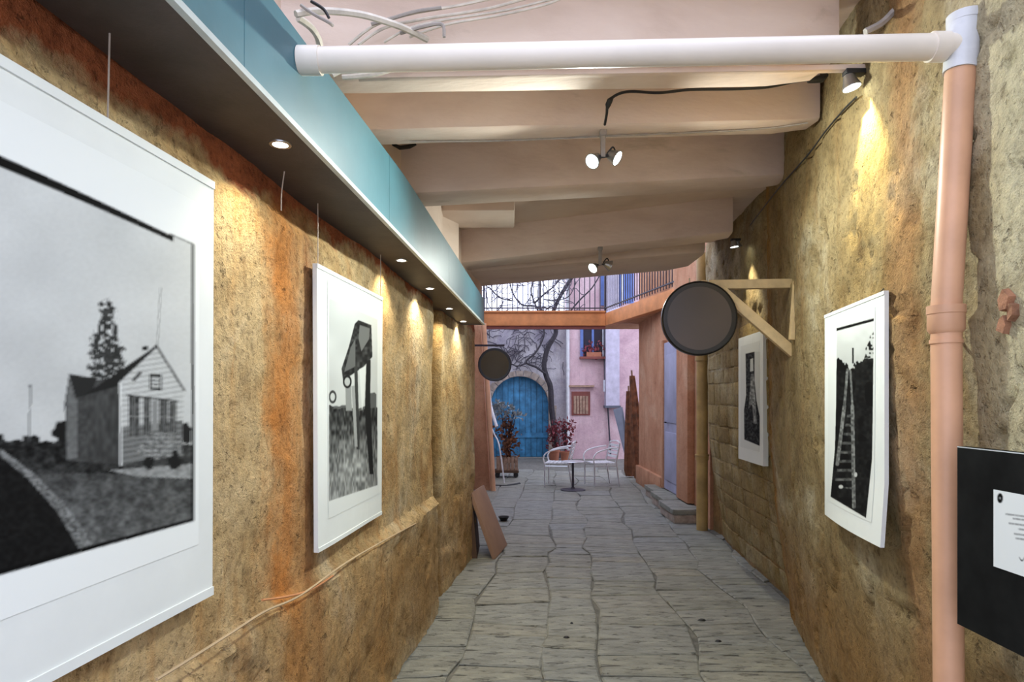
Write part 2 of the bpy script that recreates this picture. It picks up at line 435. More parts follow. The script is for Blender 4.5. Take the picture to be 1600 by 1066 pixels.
# ceiling: infill slab and the beams
def zb(x): return 2.85 + .085 * x
def on_beam(px, py):
    a = (px - CX) / F; b = (HY - py) / F           # eye + b*Y = 2.85 + .085*a*Y
    Y = (2.85 - EYE) / (b - .085 * a); return Vector((a * Y, Y, EYE + b * Y))
ce = MB()
for (y0, y1) in ((2.12, 7.05),):
    ce.prism([(-1.7, y0, zb(-1.7) + .30), (3.0, y0, zb(3.0) + .30), (3.0, y1, zb(3.0) + .30), (-1.7, y1, zb(-1.7) + .30)],
             [(-1.7, y0, 3.9), (3.0, y0, 3.9), (3.0, y1, 3.9), (-1.7, y1, 3.9)])
ceil = ce.build('ceiling', M['beam'], smooth=False); struct(ceil)
def beam(l, r, xl, xr, depth, drop=0., bev=.022):
    """l, r: two points of the front lower edge; the beam runs on to xl and ends at xr"""
    d = (r - l) / (r.x - l.x)
    A = l + d * (xl - l.x); B = l + d * (xr - l.x)
    A.z -= drop; B.z -= drop
    dv = Vector((-d.y, 1, 0)).normalized() * depth
    up = Vector((0, 0, .36 + drop))
    mb = MB(); n = 14; rings = []
    for i in range(n + 1):
        p = A.lerp(B, i / n) + Vector((0, 0.003 * noise.noise((A + Vector((i * .7, 0, 0))) * 2), .003 * noise.noise((B + Vector((i * .9, 3, 0))) * 2)))
        f = 1.0
        s = [(0, 1), (0, .12), (.03, .03), (.12, 0), (.88, 0), (.97, .03), (1, .12), (1, 1)]
        k = max(0, (i - n + 1))
        rings.append([p + dv * (u if not k else .5 + (u - .5) * .8) + up * (v_ if not k else .03 + v_ * .97) for u, v_ in s])
    m = 8; V = [q for ring in rings for q in ring]
    Fs = [(i * m + k, i * m + (k + 1) % m, (i + 1) * m + (k + 1) % m, (i + 1) * m + k) for i in range(n) for k in range(m)]
    Fs += [tuple(range(m)), tuple(n * m + k for k in range(m))]
    return mb.add(V, Fs).build('beam', M['beam'], ceil)
beam(on_beam(600, 93), on_beam(1340, 86), -1.2, 1.31, .28)
beam(on_beam(575, 205), on_beam(1283, 188), -1.1, 1.53, .17)
beam(on_beam(620, 305), on_beam(1232, 274), -1.0, 1.76, .28)
beam(on_beam(723, 412), on_beam(1128, 365), -.8, 1.86, .30)
beam(on_beam(733, 424), on_beam(1110, 392), -.8, 1.85, .85, drop=.012)
# boxed patch between the third and fourth beam, and thin battens
a = on_beam(668, 345); 
MB().box(-.75, .02, 4.9, 5.4, 3.05, 3.14).build('boxed_patch', M['beam'], ceil, bevel=.015)
MB().bar(on_beam(560, 117) + Vector((0, 0, -.008)), on_beam(1385, 103) + Vector((0, 0, -.008)), .03, .022).build('batten', M['beam'], ceil, bevel=.003)

mb = MB(); V = []
for i in range(25):
    y = 2.0 + 4.9 * i / 24; x = lerp_tab(TL, min(y, 6.6)) + (.06 if y < 4.7 or y > 5.3 else .13)
    V += [(x, y, 2.66), (x, y, 3.3), (x - .2, y, 3.3), (x - .2, y, 2.66)]
mb.add(V, [(4 * i + k, 4 * i + (k + 1) % 4, 4 * i + 4 + (k + 1) % 4, 4 * i + 4 + k) for i in range(24) for k in range(4)] + [(0, 1, 2, 3), (96, 97, 98, 99)])
struct(mb.build('trim_3', M['beam']))
# unseen storey over the passage, added to block sky light
up = MB().box(-1.6, 2.95, 2.15, 7.0, 3.9, 4.7).build('wall_sky_block', M['pink_wall'], smooth=False); struct(up)

# ------------------------------------------------------------------ teal lighting soffit
def zs(y): return 2.466 - .027 * y
def xf(y): return -.831 + .0948 * y
Y0, Y1 = .0, 6.0
sf = thing('lighting_soffit', (-.4, 3, 2.4), 'long teal boxed soffit with dark underside running above the left wall posters', 'soffit')
def ztop(y): return 2.715 - .002 * y - .042 * max(0, y - 3.2) * 1.35
def strip(name, mat, prof, ys):
    mb = MB(); m = len(prof(0)); V = []
    for y in ys: V += [Vector((x, y, z)) for x, z in prof(y)]
    n = len(ys)
    Fs = [(i * m + k, i * m + (k + 1) % m, (i + 1) * m + (k + 1) % m, (i + 1) * m + k) for i in range(n - 1) for k in range(m)]
    Fs += [tuple(range(m)), tuple((n - 1) * m + k for k in range(m))]
    mb.add(V, Fs); return mb.build(name, mat, sf)
cuts = [Y0, .55, 1.62, 2.9, 4.3, Y1]
for a_, b_ in zip(cuts, cuts[1:]):
    ys = [a_ + .0015 + (b_ - a_ - .003) * i / 6 for i in range(7)]
    strip('front_panel', M['teal'], lambda y: [(xf(y), zs(y) + .012), (xf(y), ztop(y)), (xf(y) - .02, ztop(y)), (xf(y) - .02, zs(y) + .012)], ys)
ys = [Y0 + (Y1 - Y0) * i / 30 for i in range(31)]
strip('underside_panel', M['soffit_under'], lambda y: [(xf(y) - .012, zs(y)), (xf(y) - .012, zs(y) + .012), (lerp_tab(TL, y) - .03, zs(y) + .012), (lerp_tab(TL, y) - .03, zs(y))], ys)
strip('edge_trim', M['lip'], lambda y: [(xf(y) + .006, zs(y) - .003), (xf(y) + .006, zs(y) + .014), (xf(y) - .012, zs(y) + .014), (xf(y) - .012, zs(y) - .003)], ys)
strip('top_panel', M['teal'], lambda y: [(xf(y) - .02, ztop(y) - .02), (xf(y) - .02, ztop(y) - .004), (lerp_tab(TL, y) - .02, ztop(y) - .004), (lerp_tab(TL, y) - .02, ztop(y) - .02)], ys)
MB().box(lerp_tab(TL, Y1) + .01, xf(Y1), Y1, Y1 + .012, zs(Y1), ztop(Y1)).build('end_panel', M['teal'], sf)

def spot(name, loc, aim, energy, col, size, blend, rad, parent):
    d = bpy.data.lights.new(name, 'SPOT'); d.energy = energy; d.color = col; d.spot_size = size; d.spot_blend = blend; d.shadow_soft_size = rad
    o = bpy.data.objects.new(name, d); C.objects.link(o); o.location = loc
    o.rotation_euler = (Vector(aim) - Vector(loc)).to_track_quat('-Z', 'Y').to_euler()
    if parent is not None: o.parent = parent; o.matrix_parent_inverse = parent_inv(parent)
    return o
dl = [(2.03, 'first of the soffit downlights, biggest, between the house poster and its neighbour'),
      (3.53, 'second lit soffit downlight, just past the poster of the leaning wooden structure'),
      (4.30, 'third lit soffit downlight counted from the house poster'),
      (5.10, 'fourth lit soffit downlight, next to last before the courtyard'),
      (5.78, 'last lit soffit downlight, at the courtyard end of the soffit')]
for y, lab in dl:
    x = {2.03: -.735, 3.53: -.610, 4.30: -.552, 5.10: -.50, 5.78: -.44}[y]; z = zs(y)
    t = thing('downlight', (x, y, z), lab, 'downlight', 'downlights in the teal soffit')
    T = Matrix.Translation((x, y, z))
    MB().lathe([(.024, .004), (.024, -.003), (.034, -.003), (.036, .004)], 24, T).build('bezel', M['steel'], t)
    MB().lathe([(.0, -.002), (.0245, -.002), (.0245, .003), (.0, .003)], 24, T).build('lamp_glass', M['lamp_warm'], t)
    spot('downlight_beam', (x, y, z - .012), (x - .015, y, 0), 10 if y < 3 else 17, (1.0, .87, .62), R(118), .7, .018, t)

# ------------------------------------------------------------------ posters
def vnoise(px, py, sc, seed):
    g = np.random.default_rng(seed).random((256, 256))
    x = px / sc; y = py / sc; xi = np.floor(x).astype(int); yi = np.floor(y).astype(int)
    fx = x - xi; fy = y - yi; fx = fx * fx * (3 - 2 * fx); fy = fy * fy * (3 - 2 * fy)
    G = lambda a, b: g[a % 256, b % 256]
    return (G(xi, yi) * (1 - fx) + G(xi + 1, yi) * fx) * (1 - fy) + (G(xi, yi + 1) * (1 - fx) + G(xi + 1, yi + 1) * fx) * fy
def inpoly(px, py, P):
    ins = np.zeros(px.shape, bool); n = len(P)
    for i in range(n):
        x0, y0 = P[i]; x1, y1 = P[(i + 1) % n]
        if y0 == y1: continue
        c = ((y0 > py) != (y1 > py)) & (px < (x1 - x0) * (py - y0) / (y1 - y0) + x0); ins ^= c
    return ins
def segd(px, py, a, b):
    ax, ay = a; bx, by = b; dx, dy = bx - ax, by - ay
    t = np.clip(((px - ax) * dx + (py - ay) * dy) / (dx * dx + dy * dy), 0, 1)
    return np.hypot(px - ax - t * dx, py - ay - t * dy)

def print_mat(name):
    m, nt, b = nt_new(name)
    a = nd(nt, 'ShaderNodeAttribute', attribute_name='ink'); nt.links.new(a.outputs['Color'], b.inputs['Base Color'])
    b.inputs['Roughness'].default_value = .85; b.inputs['Specular IOR Level'].default_value = .12; return m
M['print'] = print_mat('photo_print')

class Sheet:
    """a hung sheet in the plane through (xa,ya)-(xb,yb); s runs 0..1 along, z is height; bend(s,z) pushes it off the wall"""
    def __init__(self, A, B, z0, z1, side, bend=None):
        self.A = Vector((A[0], A[1], 0)); self.B = Vector((B[0], B[1], 0)); self.z0 = z0; self.z1 = z1
        d = (self.B - self.A).normalized(); self.nrm = Vector((d.y, -d.x, 0)) * side; self.bend = bend or (lambda s, t: 0)
    def P(self, s, t, off=0):
        p = self.A.lerp(self.B, s); p.z = self.z0 + (self.z1 - self.z0) * t
        return p + self.nrm * (off + self.bend(s, t))
    def grid(self, name, mat, parent, s0, s1, t0, t1, n, m, front, back, ink=None, edge=True):
        V = []; 
        for j in range(m + 1):
            for i in range(n + 1): V.append(self.P(s0 + (s1 - s0) * i / n, t0 + (t1 - t0) * j / m, front))
        Fs = [(j * (n + 1) + i, j * (n + 1) + i + 1, (j + 1) * (n + 1) + i + 1, (j + 1) * (n + 1) + i) for j in range(m) for i in range(n)]
        nf = len(V)
        if edge:
            rim = [(i, 0) for i in range(n)] + [(n, j) for j in range(m)] + [(i, m) for i in range(n, 0, -1)] + [(0, j) for j in range(m, 0, -1)]
            b0 = len(V)
            for i, j in rim: V.append(self.P(s0 + (s1 - s0) * i / n, t0 + (t1 - t0) * j / m, back))
            L = len(rim)
            for q in range(L):
                i, j = rim[q]; i2, j2 = rim[(q + 1) % L]
                Fs.append((j * (n + 1) + i, b0 + q, b0 + (q + 1) % L, j2 * (n + 1) + i2))
            Fs.append(tuple(b0 + q for q in range(L)))
        mb = MB(); mb.add(V, Fs)
        o = mb.build(name, mat, parent, recalc=edge)
        if ink is not None:
            me = o.data
            co = np.array([tuple(v) for v in V])
            px = CX + F * co[:, 0] / co[:, 1]; py = HY - F * (co[:, 2] - EYE) / co[:, 1]
            cell = max(.5, .5 * abs(px[1] - px[0])); cy_ = max(.5, .5 * abs(py[n + 1] - py[0]))
            g = sum(np.clip(ink(px + dx * cell, py + dy * cy_), 0, 1) ** 2.2 for dx in (-.67, 0, .67) for dy in (-.67, 0, .67)) / 9
            col = np.stack([g * .95, g * 1.0, g * .965, np.ones_like(g)], 1).astype(np.float32)
            at_ = me.color_attributes.new('ink', 'FLOAT_COLOR', 'POINT'); at_.data.foreach_set('color', col.ravel())
        return o

# drawings: grey value of the photograph at a place on the print
def ink_house(x, y):
    v = .80 + .05 * vnoise(x, y, 60, 1) + .035 * (vnoise(x, y, 2.5, 2) - .5) - .0001 * y
    hor = 688 + .02 * x + 4 * (vnoise(x, y * 0, 6, 3) - .5)
    hor = hor - 8 * (vnoise(x, y * 0, 14, 5) > .55)
    gr = y > hor
    tone = .24 + .16 * (vnoise(x, y, 3, 4) - .5) + .14 * (vnoise(x, y, 9, 6) - .5) + .0009 * np.clip(y - 700, 0, 130)
    tone = np.where((y < 740 + .0 * x) & (x < 190), tone - .1, tone)
    v = np.where(gr, tone, v)
    road = inpoly(x, y, [(-600, 640), (0, 712), (40, 742), (90, 790), (128, 850), (128, 1200), (-600, 1200)])
    v = np.where(road & gr, .09 + .07 * (vnoise(x, y, 5, 7) - .5), v)
    edge = np.minimum(np.minimum(segd(x, y, (0, 706), (50, 745)), segd(x, y, (50, 745), (95, 792))), segd(x, y, (95, 792), (138, 858)))
    v = np.where((edge < 4 + .05 * np.clip(y - 700, 0, 150)) & gr, .42 + .4 * (vnoise(x, y, 3, 8) - .5), v)
    v = np.where(inpoly(x, y, [(170, 735), (300, 725), (300, 748), (215, 745)]), .55 + .2 * (vnoise(x, y, 3, 9) - .5), v)
    # bushes, tree
    v = np.where(np.hypot((x - 95) / 12, (y - 675) / 16) + .6 * (vnoise(x, y, 5, 10) - .5) < 1, .1, v)
    v = np.where(np.hypot((x - 291) / 8, (y - 676) / 20) + .6 * (vnoise(x, y, 5, 10) - .5) < 1, .14, v)
    hw = np.interp(y, [466, 480, 500, 520, 545, 570, 595], [2, 10, 14, 18, 26, 28, 24])
    tr = (np.abs(x - 167 - 2 * np.sin(y / 11)) + 14 * (vnoise(x, y, 6, 11) - .5) < hw) & (y > 466) & (y < 605)
    v = np.where(tr & (vnoise(x, y, 4, 12) < .74), .13 + .15 * vnoise(x, y, 3, 13), v)
    # house
    v = np.where(inpoly(x, y, [(101, 630), (108, 586), (150, 594), (190, 610), (190, 726), (104, 720)]), .26 + .1 * (vnoise(x, y, 4, 14) - .5), v)
    v = np.where(inpoly(x, y, [(103, 630), (109, 590), (121, 628), (121, 716), (105, 718)]), .40 + .1 * (vnoise(x, y, 4, 14) - .5), v)
    v = np.where(inpoly(x, y, [(107, 584), (152, 592), (142, 617), (118, 622)]), .16, v)
    v = np.where(inpoly(x, y, [(135, 614), (186, 601), (189, 727), (137, 716)]), .25 + .12 * (vnoise(x, y * .4, 4, 15) - .5), v)
    front = inpoly(x, y, [(243, 541), (287, 609), (284, 709), (189, 727), (186, 598)])
    sid = .76 - .22 * (np.mod(y + .16 * x, 8.2) < 1.5) - .30 * (y > 668 - .12 * (x - 190)) + .05 * (vnoise(x, y, 3, 16) - .5)
    v = np.where(front, sid, v)
    v = np.where(inpoly(x, y, [(132, 617), (233, 548), (246, 537), (243, 545), (187, 597), (183, 604), (140, 616)]), .13, v)
    v = np.where(segd(x, y, (244, 540), (288, 610)) < 1.6, .2, v)
    v = np.where(inpoly(x, y, [(222, 548), (222, 542), (231, 540), (231, 547)]), .12, v)
    for (xa, xb, ya, yb) in ((201, 218, 619, 682), (224, 235, 622, 680), (249, 262, 626, 676), (264, 276, 628, 676)):
        inside = (x > xa) & (x < xb) & (y > ya) & (y < yb)
        fr = (np.abs(x - (xa + xb) / 2) < .8) | (np.abs(y - (ya + yb) / 2) < 1)
        v = np.where(inside, np.where(fr, .45, .15 + .25 * vnoise(x, y, 4, 17)), v)
    v = np.where((x > 237) & (x < 247) & (y > 626) & (y < 672), .52, v)
    v = np.where(segd(x, y, (199, 618), (277, 627)) < 1.4, .2, v)
    sg = (x > 234) & (x < 252.5) & (y > 584 + (x - 234) * .1) & (y < 609 + (x - 234) * .1)
    v = np.where(sg, np.where((x > 236.5) & (x < 250) & (y > 588) & (y < 606) & (np.mod(y, 6) > 1.5), .72, .1), v)
    v = np.where(segd(x, y, (209, 594), (219, 583)) < 2.5, .25, v)
    v = np.where(segd(x, y, (188, 600), (189, 727)) < 1.3, .88, v)
    st = inpoly(x, y, [(213, 704), (236, 676), (282, 680), (286, 712), (230, 720)])
    v = np.where(st, .5 + .35 * (vnoise(x, y, 2.5, 18) - .5) - .15 * (np.mod(y, 7) < 2), v)
    for (cx, cy, r) in ((232, 724, 9), (272, 722, 11), (273, 708, 5)):
        v = np.where(np.hypot(x - cx, y - cy) + 5 * (vnoise(x, y, 3, 19) - .5) < r, .12, v)
    v = np.where((segd(x, y, (251, 450), (246, 540)) < .8), .5, v)
    v = np.where((segd(x, y, (48, 602), (45, 690)) < 1.0) | (np.hypot(x - 47, y - 604) < 2.2), .3, v)
    return v
def ink_house_full(x, y):
    v = ink_house(x, y)
    top = 382 + (x - 303) * .432; bot = 812 - (x - 303) * .273
    v = np.where((y < top) | (y > bot) | (x > 304), .93, v)
    bar = (x < 271) & (np.abs(y - (374 + (x - 271) * .475 + (x - 271) ** 2 * .00009)) < np.interp(x, [0, 271], [9, 4]))
    v = np.where(bar, .04, v)
    v = np.where((np.abs(x - 301.5) < 2.2) & (y > top) & (y < bot + 2), .05, v)
    v = np.where((np.abs(y - top) < 1.0) & (x > 265) & (x < 303), .15, v)
    v = np.where((np.abs(y - bot) < np.interp(x, [0, 303], [4.5, 2.5])) & (x < 303), .05, v)
    return v
def ink_wood(x, y):
    k = 324 / 140.
    X = (x - 480) * k; Y = (y - 400) * k
    v = .80 + .06 * (vnoise(x, y, 30, 31) - .5) - .00012 * (Y - 200)
    gt = 545 + 14 * (vnoise(x, y * 0, 5, 32) - .5)
    g = .20 + .00125 * np.clip(Y - 590, 0, 260) + .30 * (vnoise(x * 2.2, y * .55, 4, 33) - .5) + .12 * (vnoise(x, y, 9, 34) - .5)
    g = g + .18 * np.exp(-((X - 165) / 55) ** 2 - ((Y - 740) / 80) ** 2)
    v = np.where(Y > gt, g, v)
    v = np.where((X > 95) & (X < 250) & (Y > gt - 45 * (X > 215)) & (Y < gt + 10), .35, v)
    v = np.where(inpoly(X, Y, [(172, 245), (185, 232), (232, 250), (236, 365), (205, 400), (150, 438), (130, 455), (124, 408), (150, 330)]), .17 + .25 * (vnoise(x, y, 4, 35) - .5), v)
    v = np.where(inpoly(X, Y, [(190, 250), (226, 262), (224, 300), (196, 345), (186, 300)]), .42, v)
    v = np.where(inpoly(X, Y, [(158, 330), (174, 300), (174, 400), (134, 420)]), .38, v)
    v = np.where(inpoly(X, Y, [(170, 400), (182, 400), (190, 700), (178, 700)]), .22, v)
    v = np.where(inpoly(X, Y, [(214, 380), (230, 375), (228, 520), (240, 790), (226, 790), (208, 560)]), .10, v)
    v = np.where(inpoly(X, Y, [(188, 410), (212, 398), (206, 520), (198, 560)]), .84, v)
    v = np.where(inpoly(X, Y, [(138, 470), (158, 462), (162, 560), (140, 560)]), .55, v)
    v = np.where(inpoly(X, Y, [(160, 470), (172, 470), (182, 690), (172, 690)]), .6, v)
    d = np.hypot((X - 145) / 16, (Y - 455) / 24); v = np.where(d < 1, np.where(d > .62, .1, .7), v)
    d = np.hypot((X - 92) / 14, (Y - 510) / 24); v = np.where((d < 1) & (d > .6), .2, v)
    v = np.where((X < 79) | (X > 254) | (Y < 150 + (X - 75) * .45) | (Y > 884 - (X - 88) * .33), .88, v)
    return v
def ink_track(x, y):
    k = 305 / 120.
    X = (x - 1280) * k; Y = (y - 450) * k
    v = .82 - .0006 * (Y - 150) + .04 * (vnoise(x, y, 10, 41) - .5)
    tl = np.interp(X, [70, 100, 125, 150, 175, 190, 215], [285, 300, 320, 300, 290, 225, 165]) + 26 * (vnoise(x * 2, y, 5, 42) - .5)
    dark = .05 + .10 * vnoise(x, y, 4, 43) * (vnoise(x, y, 14, 44) > .4)
    sp = (X > 175) & (vnoise(x, y, 3, 45) > .45) & (Y < 280)
    v = np.where((Y > tl) & ~sp, dark, v)
    v = np.where((np.abs(X - 134) < 3.5) & (Y > 238) & (Y < 300), .12, v)
    for a, b, wd in (((112, 325), (100, 470), 5), ((100, 470), (72, 700), 7), ((124, 330), (132, 470), 4), ((132, 470), (138, 870), 7)):
        v = np.where(segd(X, Y, a, b) < wd, .42 + .3 * (vnoise(x, y, 3, 46) - .5), v)
    slp = inpoly(X, Y, [(112, 500), (134, 500), (138, 800), (58, 790)]) & (np.mod(Y, 36) < 10)
    v = np.where(slp, .33 + .3 * (vnoise(x, y, 3, 47) - .5), v)
    v = np.where((np.hypot((X - 145) / 6, (Y - 742) / 9) < 1) | (np.hypot((X - 86) / 9, (Y - 790) / 7) < 1), .75, v)
    left = np.interp(Y, [150, 500, 640, 830], [71, 66, 62, 45]); right = np.interp(Y, [130, 500, 680, 915], [217, 213, 210, 186])
    v = np.where((X < left) | (X > right) | (Y < 175 - (X - 71) * .27) | (Y > 830 + (X - 45) * .6), .87, v)
    v = np.where((np.abs(Y - (166 - (X - 69) * .27)) < 6) & (X > 69) & (X < 217), .04, v)
    return v
def ink_tower(x, y):
    k = 341 / 80.
    X = (x - 1140) * k; Y = (y - 500) * k
    v = np.full_like(x, .86)
    v = np.where(inpoly(X, Y, [(106, 225), (166, 212), (166, 400), (180, 540), (202, 650), (206, 842), (98, 797), (96, 600), (110, 500)]), .16 + .3 * (vnoise(x, y, 2, 51) - .5), v)
    v = np.where(inpoly(X, Y, [(138, 262), (156, 255), (158, 340), (136, 345)]), .78, v)
    v = np.where(inpoly(X, Y, [(142, 362), (160, 362), (172, 540), (182, 690), (160, 690), (150, 560), (126, 590), (134, 480)]), .5 + .4 * (vnoise(x, y, 2.2, 52) - .5), v)
    v = np.where(inpoly(X, Y, [(166, 350), (166, 212), (204, 212), (204, 640), (184, 560), (172, 450)]), .8, v)
    v = np.where((X < 94) | (X > 208), .86, v)
    return v

def wallpt_l(y, off=.03): return (lerp_tab(TL, y) + off, y)
def wallpt_r(y, off=.03): return (lerp_tab(TR, y) - off, y)
# large house poster
def pl_l(px, off): # where the ray of a column meets the left wall plane
    a = (px - CX) / F; k = (-.593 + 1.10) / 4.80
    y = (-1.10 + off) / (a - k); return y
off1 = .035
yb = pl_l(332, off1); ya = .30
S1 = Sheet((lerp_tab(TL, ya) + off1, ya), (lerp_tab(TL, yb) + off1, yb), 1.035, 2.232, 1, lambda s, t: .004 * math.sin(s * 5) * (1 - t))
p1 = thing('poster', (lerp_tab(TL, 1.2) + off1, 1.2, 1.035), 'large hanging black and white poster of a small clapboard house with a tall tree', 'poster', 'hung photographs')
S1.grid('canvas', M['white'], p1, 0, 1, 0, 1, 40, 24, .004, -.018)
S1.grid('photograph', M['print'], p1, .28, .955, .135, .93, 330, 330, .0052, 0, ink_house_full, edge=False)
S1.grid('hem', M['white'], p1, 0, 1, .982, 1.0, 30, 1, .008, .003)
S1.grid('hem', M['white'], p1, 0, 1, 0, .02, 30, 1, .008, .003)
for px in (168,):
    y = pl_l(px, off1); x = lerp_tab(TL, y) + off1
    MB().tube([(x, y, 2.22), (x + .005, y, zs(y) + .002)], .0022, 6).build('hanging_wire', M['thin_wire'], p1)
y = pl_l(-250, off1); x = lerp_tab(TL, y) + off1
MB().tube([(x, y, 2.22), (x, y, zs(y) + .002)], .0022, 6).build('hanging_wire', M['thin_wire'], p1)
hw = thing('loose_wire', (-.86, 2.05, 2.2), 'single thin wire hanging loose below the first downlight', 'wire')
yy = pl_l(440, .05); MB().tube(spline([(lerp_tab(TL, yy) + .06, yy, zs(yy)), (lerp_tab(TL, yy) + .05, yy, 2.33), (lerp_tab(TL, yy) + .045, yy + .01, 2.27)]), .0022, 6).build('wire', M['thin_wire'], hw)
# second left poster
off2 = .04
ya, yb = pl_l(494, off2), pl_l(597, off2)
S2 = Sheet((lerp_tab(TL, ya) + off2, ya), (lerp_tab(TL, yb) + off2, yb), .985, 2.150, 1, lambda s, t: .006 * math.sin(s * 4 + 1) * (1 - t))
p2 = thing('poster', (lerp_tab(TL, 3) + off2, 3.0, .985), 'hanging black and white poster of a leaning wooden structure in tall grass', 'poster', 'hung photographs')
S2.grid('canvas', M['white'], p2, 0, 1, 0, 1, 24, 24, .003, -.015)
S2.grid('photograph', M['print'], p2, .12, .95, .10, .97, 190, 260, .0042, 0, ink_wood, edge=False)
S2.grid('hem', M['white'], p2, 0, 1, .985, 1.0, 20, 1, .006, .002)
S2.grid('hem', M['white'], p2, 0, 1, 0, .015, 20, 1, .006, .002)
for s in (.02, .97):
    q = S2.P(s, 1, 0); MB().tube([q, (q.x, q.y, zs(q.y) + .002)], .0018, 6).build('hanging_wire', M['thin_wire'], p2)
# right poster near
S3 = Sheet((1.400, 2.40), (1.518, 3.10), 1.045, 2.01, -1, lambda s, t: .015 * (1 - t) ** 2 * math.sin(s * PI) + .030 * max(0, .25 - t) * (1 - s) * 2)
p3 = thing('poster', (1.46, 2.75, 1.045), 'black and white poster of a railway track through dark trees, beside the peach downpipe', 'poster', 'hung photographs')
S3.grid('canvas', M['white'], p3, 0, 1, 0, 1, 24, 24, .003, -.012)
S3.grid('photograph', M['print'], p3, .12, .92, .08, .95, 180, 260, .0042, 0, ink_track, edge=False)
S3.grid('hem', M['white'], p3, 0, 1, .985, 1.0, 20, 1, .006, .002)
for s in (.08, .92):
    q = S3.P(s, 1, 0); MB().tube([q, (q.x + .03, q.y, q.z + .03)], .002, 6).build('fixing_wire', M['black'], p3)
# right poster far
S4 = Sheet((2.052, 5.20), (2.100, 5.90), 1.06, 2.165, -1)
p4 = thing('poster', (2.07, 5.55, 1.06), 'smaller black and white poster of a pale tower on the coursed stone wall', 'poster', 'hung photographs')
S4.grid('canvas', M['white'], p4, 0, 1, 0, 1, 12, 12, .012, -.03)
S4.grid('photograph', M['print'], p4, .12, .90, .10, .93, 120, 200, .0132, 0, ink_tower, edge=False)

# ------------------------------------------------------------------ pipes
pp = thing('drain_pipe', (1.3, 1.9, 0), 'white overhead drain pipe running into a peach downpipe on the right wall', 'pipe')
YP = 1.92
pl = Vector((-.648, YP + .03, 2.634)); pr = Vector((1.33, YP, 2.66))
MB().tube([pl, pl.lerp(pr, .5), pr], .0375, 28).build('horizontal_pipe', M['pvc_white'], pp)
MB().tube([pl, pl + Vector((.065, 0, 0))], .0425, 28).build('socket', M['pvc_white'], pp)
c0 = pr - Vector((.075, 0, .001))
MB().tube([c0, c0 + Vector((.045, 0, 0))], .0425, 28).build('socket', M['pvc_white'], pp)
top = Vector((1.358, YP, 2.752)); kn = Vector((1.345, YP, 2.585)); mid = Vector((1.302, YP, 1.87)); bot = Vector((1.315, YP, 0))
MB().tube([top, kn], .0455, 28).build('tee', M['pvc_grey'], pp)
MB().tube([top + Vector((0, 0, .003)), top - Vector((0, 0, .022))], .0475, 28).build('tee_rim', M['pvc_grey'], pp)
MB().tube([kn, mid], .0405, 28).build('downpipe', M['pvc_peach'], pp)
MB().tube([mid, bot], .0405, 28).build('downpipe', M['pvc_peach'], pp)
MB().tube([mid + Vector((0, 0, .012)), mid + Vector((0, 0, -.012)), mid + Vector((0, 0, -.014)), mid + Vector((0, 0, -.06)), mid + Vector((0, 0, -.07))], [.051, .051, .049, .049, .042], 28).build('collar', M['pvc_peach'], pp)
cl = mid + Vector((0, 0, -.095))
MB().tube([cl + Vector((0, 0, .006)), cl - Vector((0, 0, .006))], .0435, 28).build('clamp', M['pvc_peach'], pp)
MB().tube([cl + Vector((.02, .03, 0)), cl + Vector((.10, .03, 0))], .006, 8).build('clamp_screw', M['steel'], pp)
# ochre pipe at the far end of the right wall
fp = thing('downpipe', (2.335, 7.86, 0), 'ochre painted downpipe at the far end of the right wall by the stone step', 'pipe')
MB().tube([(2.335, 7.86, 0), (2.335, 7.86, 3.4)], .068, 20).build('pipe_run', M['pvc_olive'], fp)
MB().tube([(2.335, 7.86, .86), (2.335, 7.86, .91), (2.335, 7.86, .912), (2.335, 7.86, .93)], [.078, .078, .085, .085], 20).build('collar', M['pvc_olive'], fp)
MB().tube([(2.335, 7.86, 2.08), (2.335, 7.86, 2.13)], .082, 20).build('collar', M['pvc_olive'], fp)

# ------------------------------------------------------------------ black notice board with paper
nb = thing('notice_board', (1.25, 1.5, .97), 'black painted wooden board with a white sheet, in front of the peach downpipe', 'board')
S5 = Sheet((1.253, 1.10), (1.253, 1.795), .972, 1.470, -1)
S5.nrm = Vector((-1, 0, 0))
S5.grid('panel', M['black_paint'], nb, 0, 1, 0, 1, 1, 1, .004, -.020)
S5.grid('top_edge', M['lip'], nb, 0, 1, .994, 1.0, 1, 1, .0046, -.0195)
def ink_paper(x, y):
    X = (x - 1480) * 581 / 120; Y = (y - 680) * 1066 / 220
    v = np.full_like(x, .88)
    d = np.hypot((X - 400) / 22, (Y - 478) / 38); v = np.where(d < 1, np.where(d < .25, .6, .05), v)
    for k, (y0, x0) in enumerate(((598, 440), (632, 495), (668, 465), (712, 540), (748, 505), (782, 515))):
        ln = (np.abs(Y - (y0 + (X - x0) * .13)) < 7) & (X > x0) & (X < 900)
        v = np.where(ln, .62 + .25 * (vnoise(x * 3, y, 2, 60 + k) - .5), v)
    sg = 925 + 26 * np.sin((X - 545) / 13.) * np.exp(-(X - 545) / 260) + (X - 545) * .1
    v = np.where((np.abs(Y - sg) < 6) & (X > 545) & (X < 900), .15, v)
    return v
yp1 = 1.253 / .756
ip = thing('paper_sheet', (1.248, 1.5, 1.15), 'white printed sheet with a round black emblem pinned to the black board', 'paper')
t0 = (1.6 - (885 - 625) / 1000 * yp1 - .972) / .498; t1 = (1.6 - (765 - 625) / 1000 * yp1 - .972) / .498
s1 = (yp1 - 1.10) / .695
S5.grid('page', M['print'], ip, .22, s1, t0, t1, 150, 120, .0062, .0045, ink_paper)

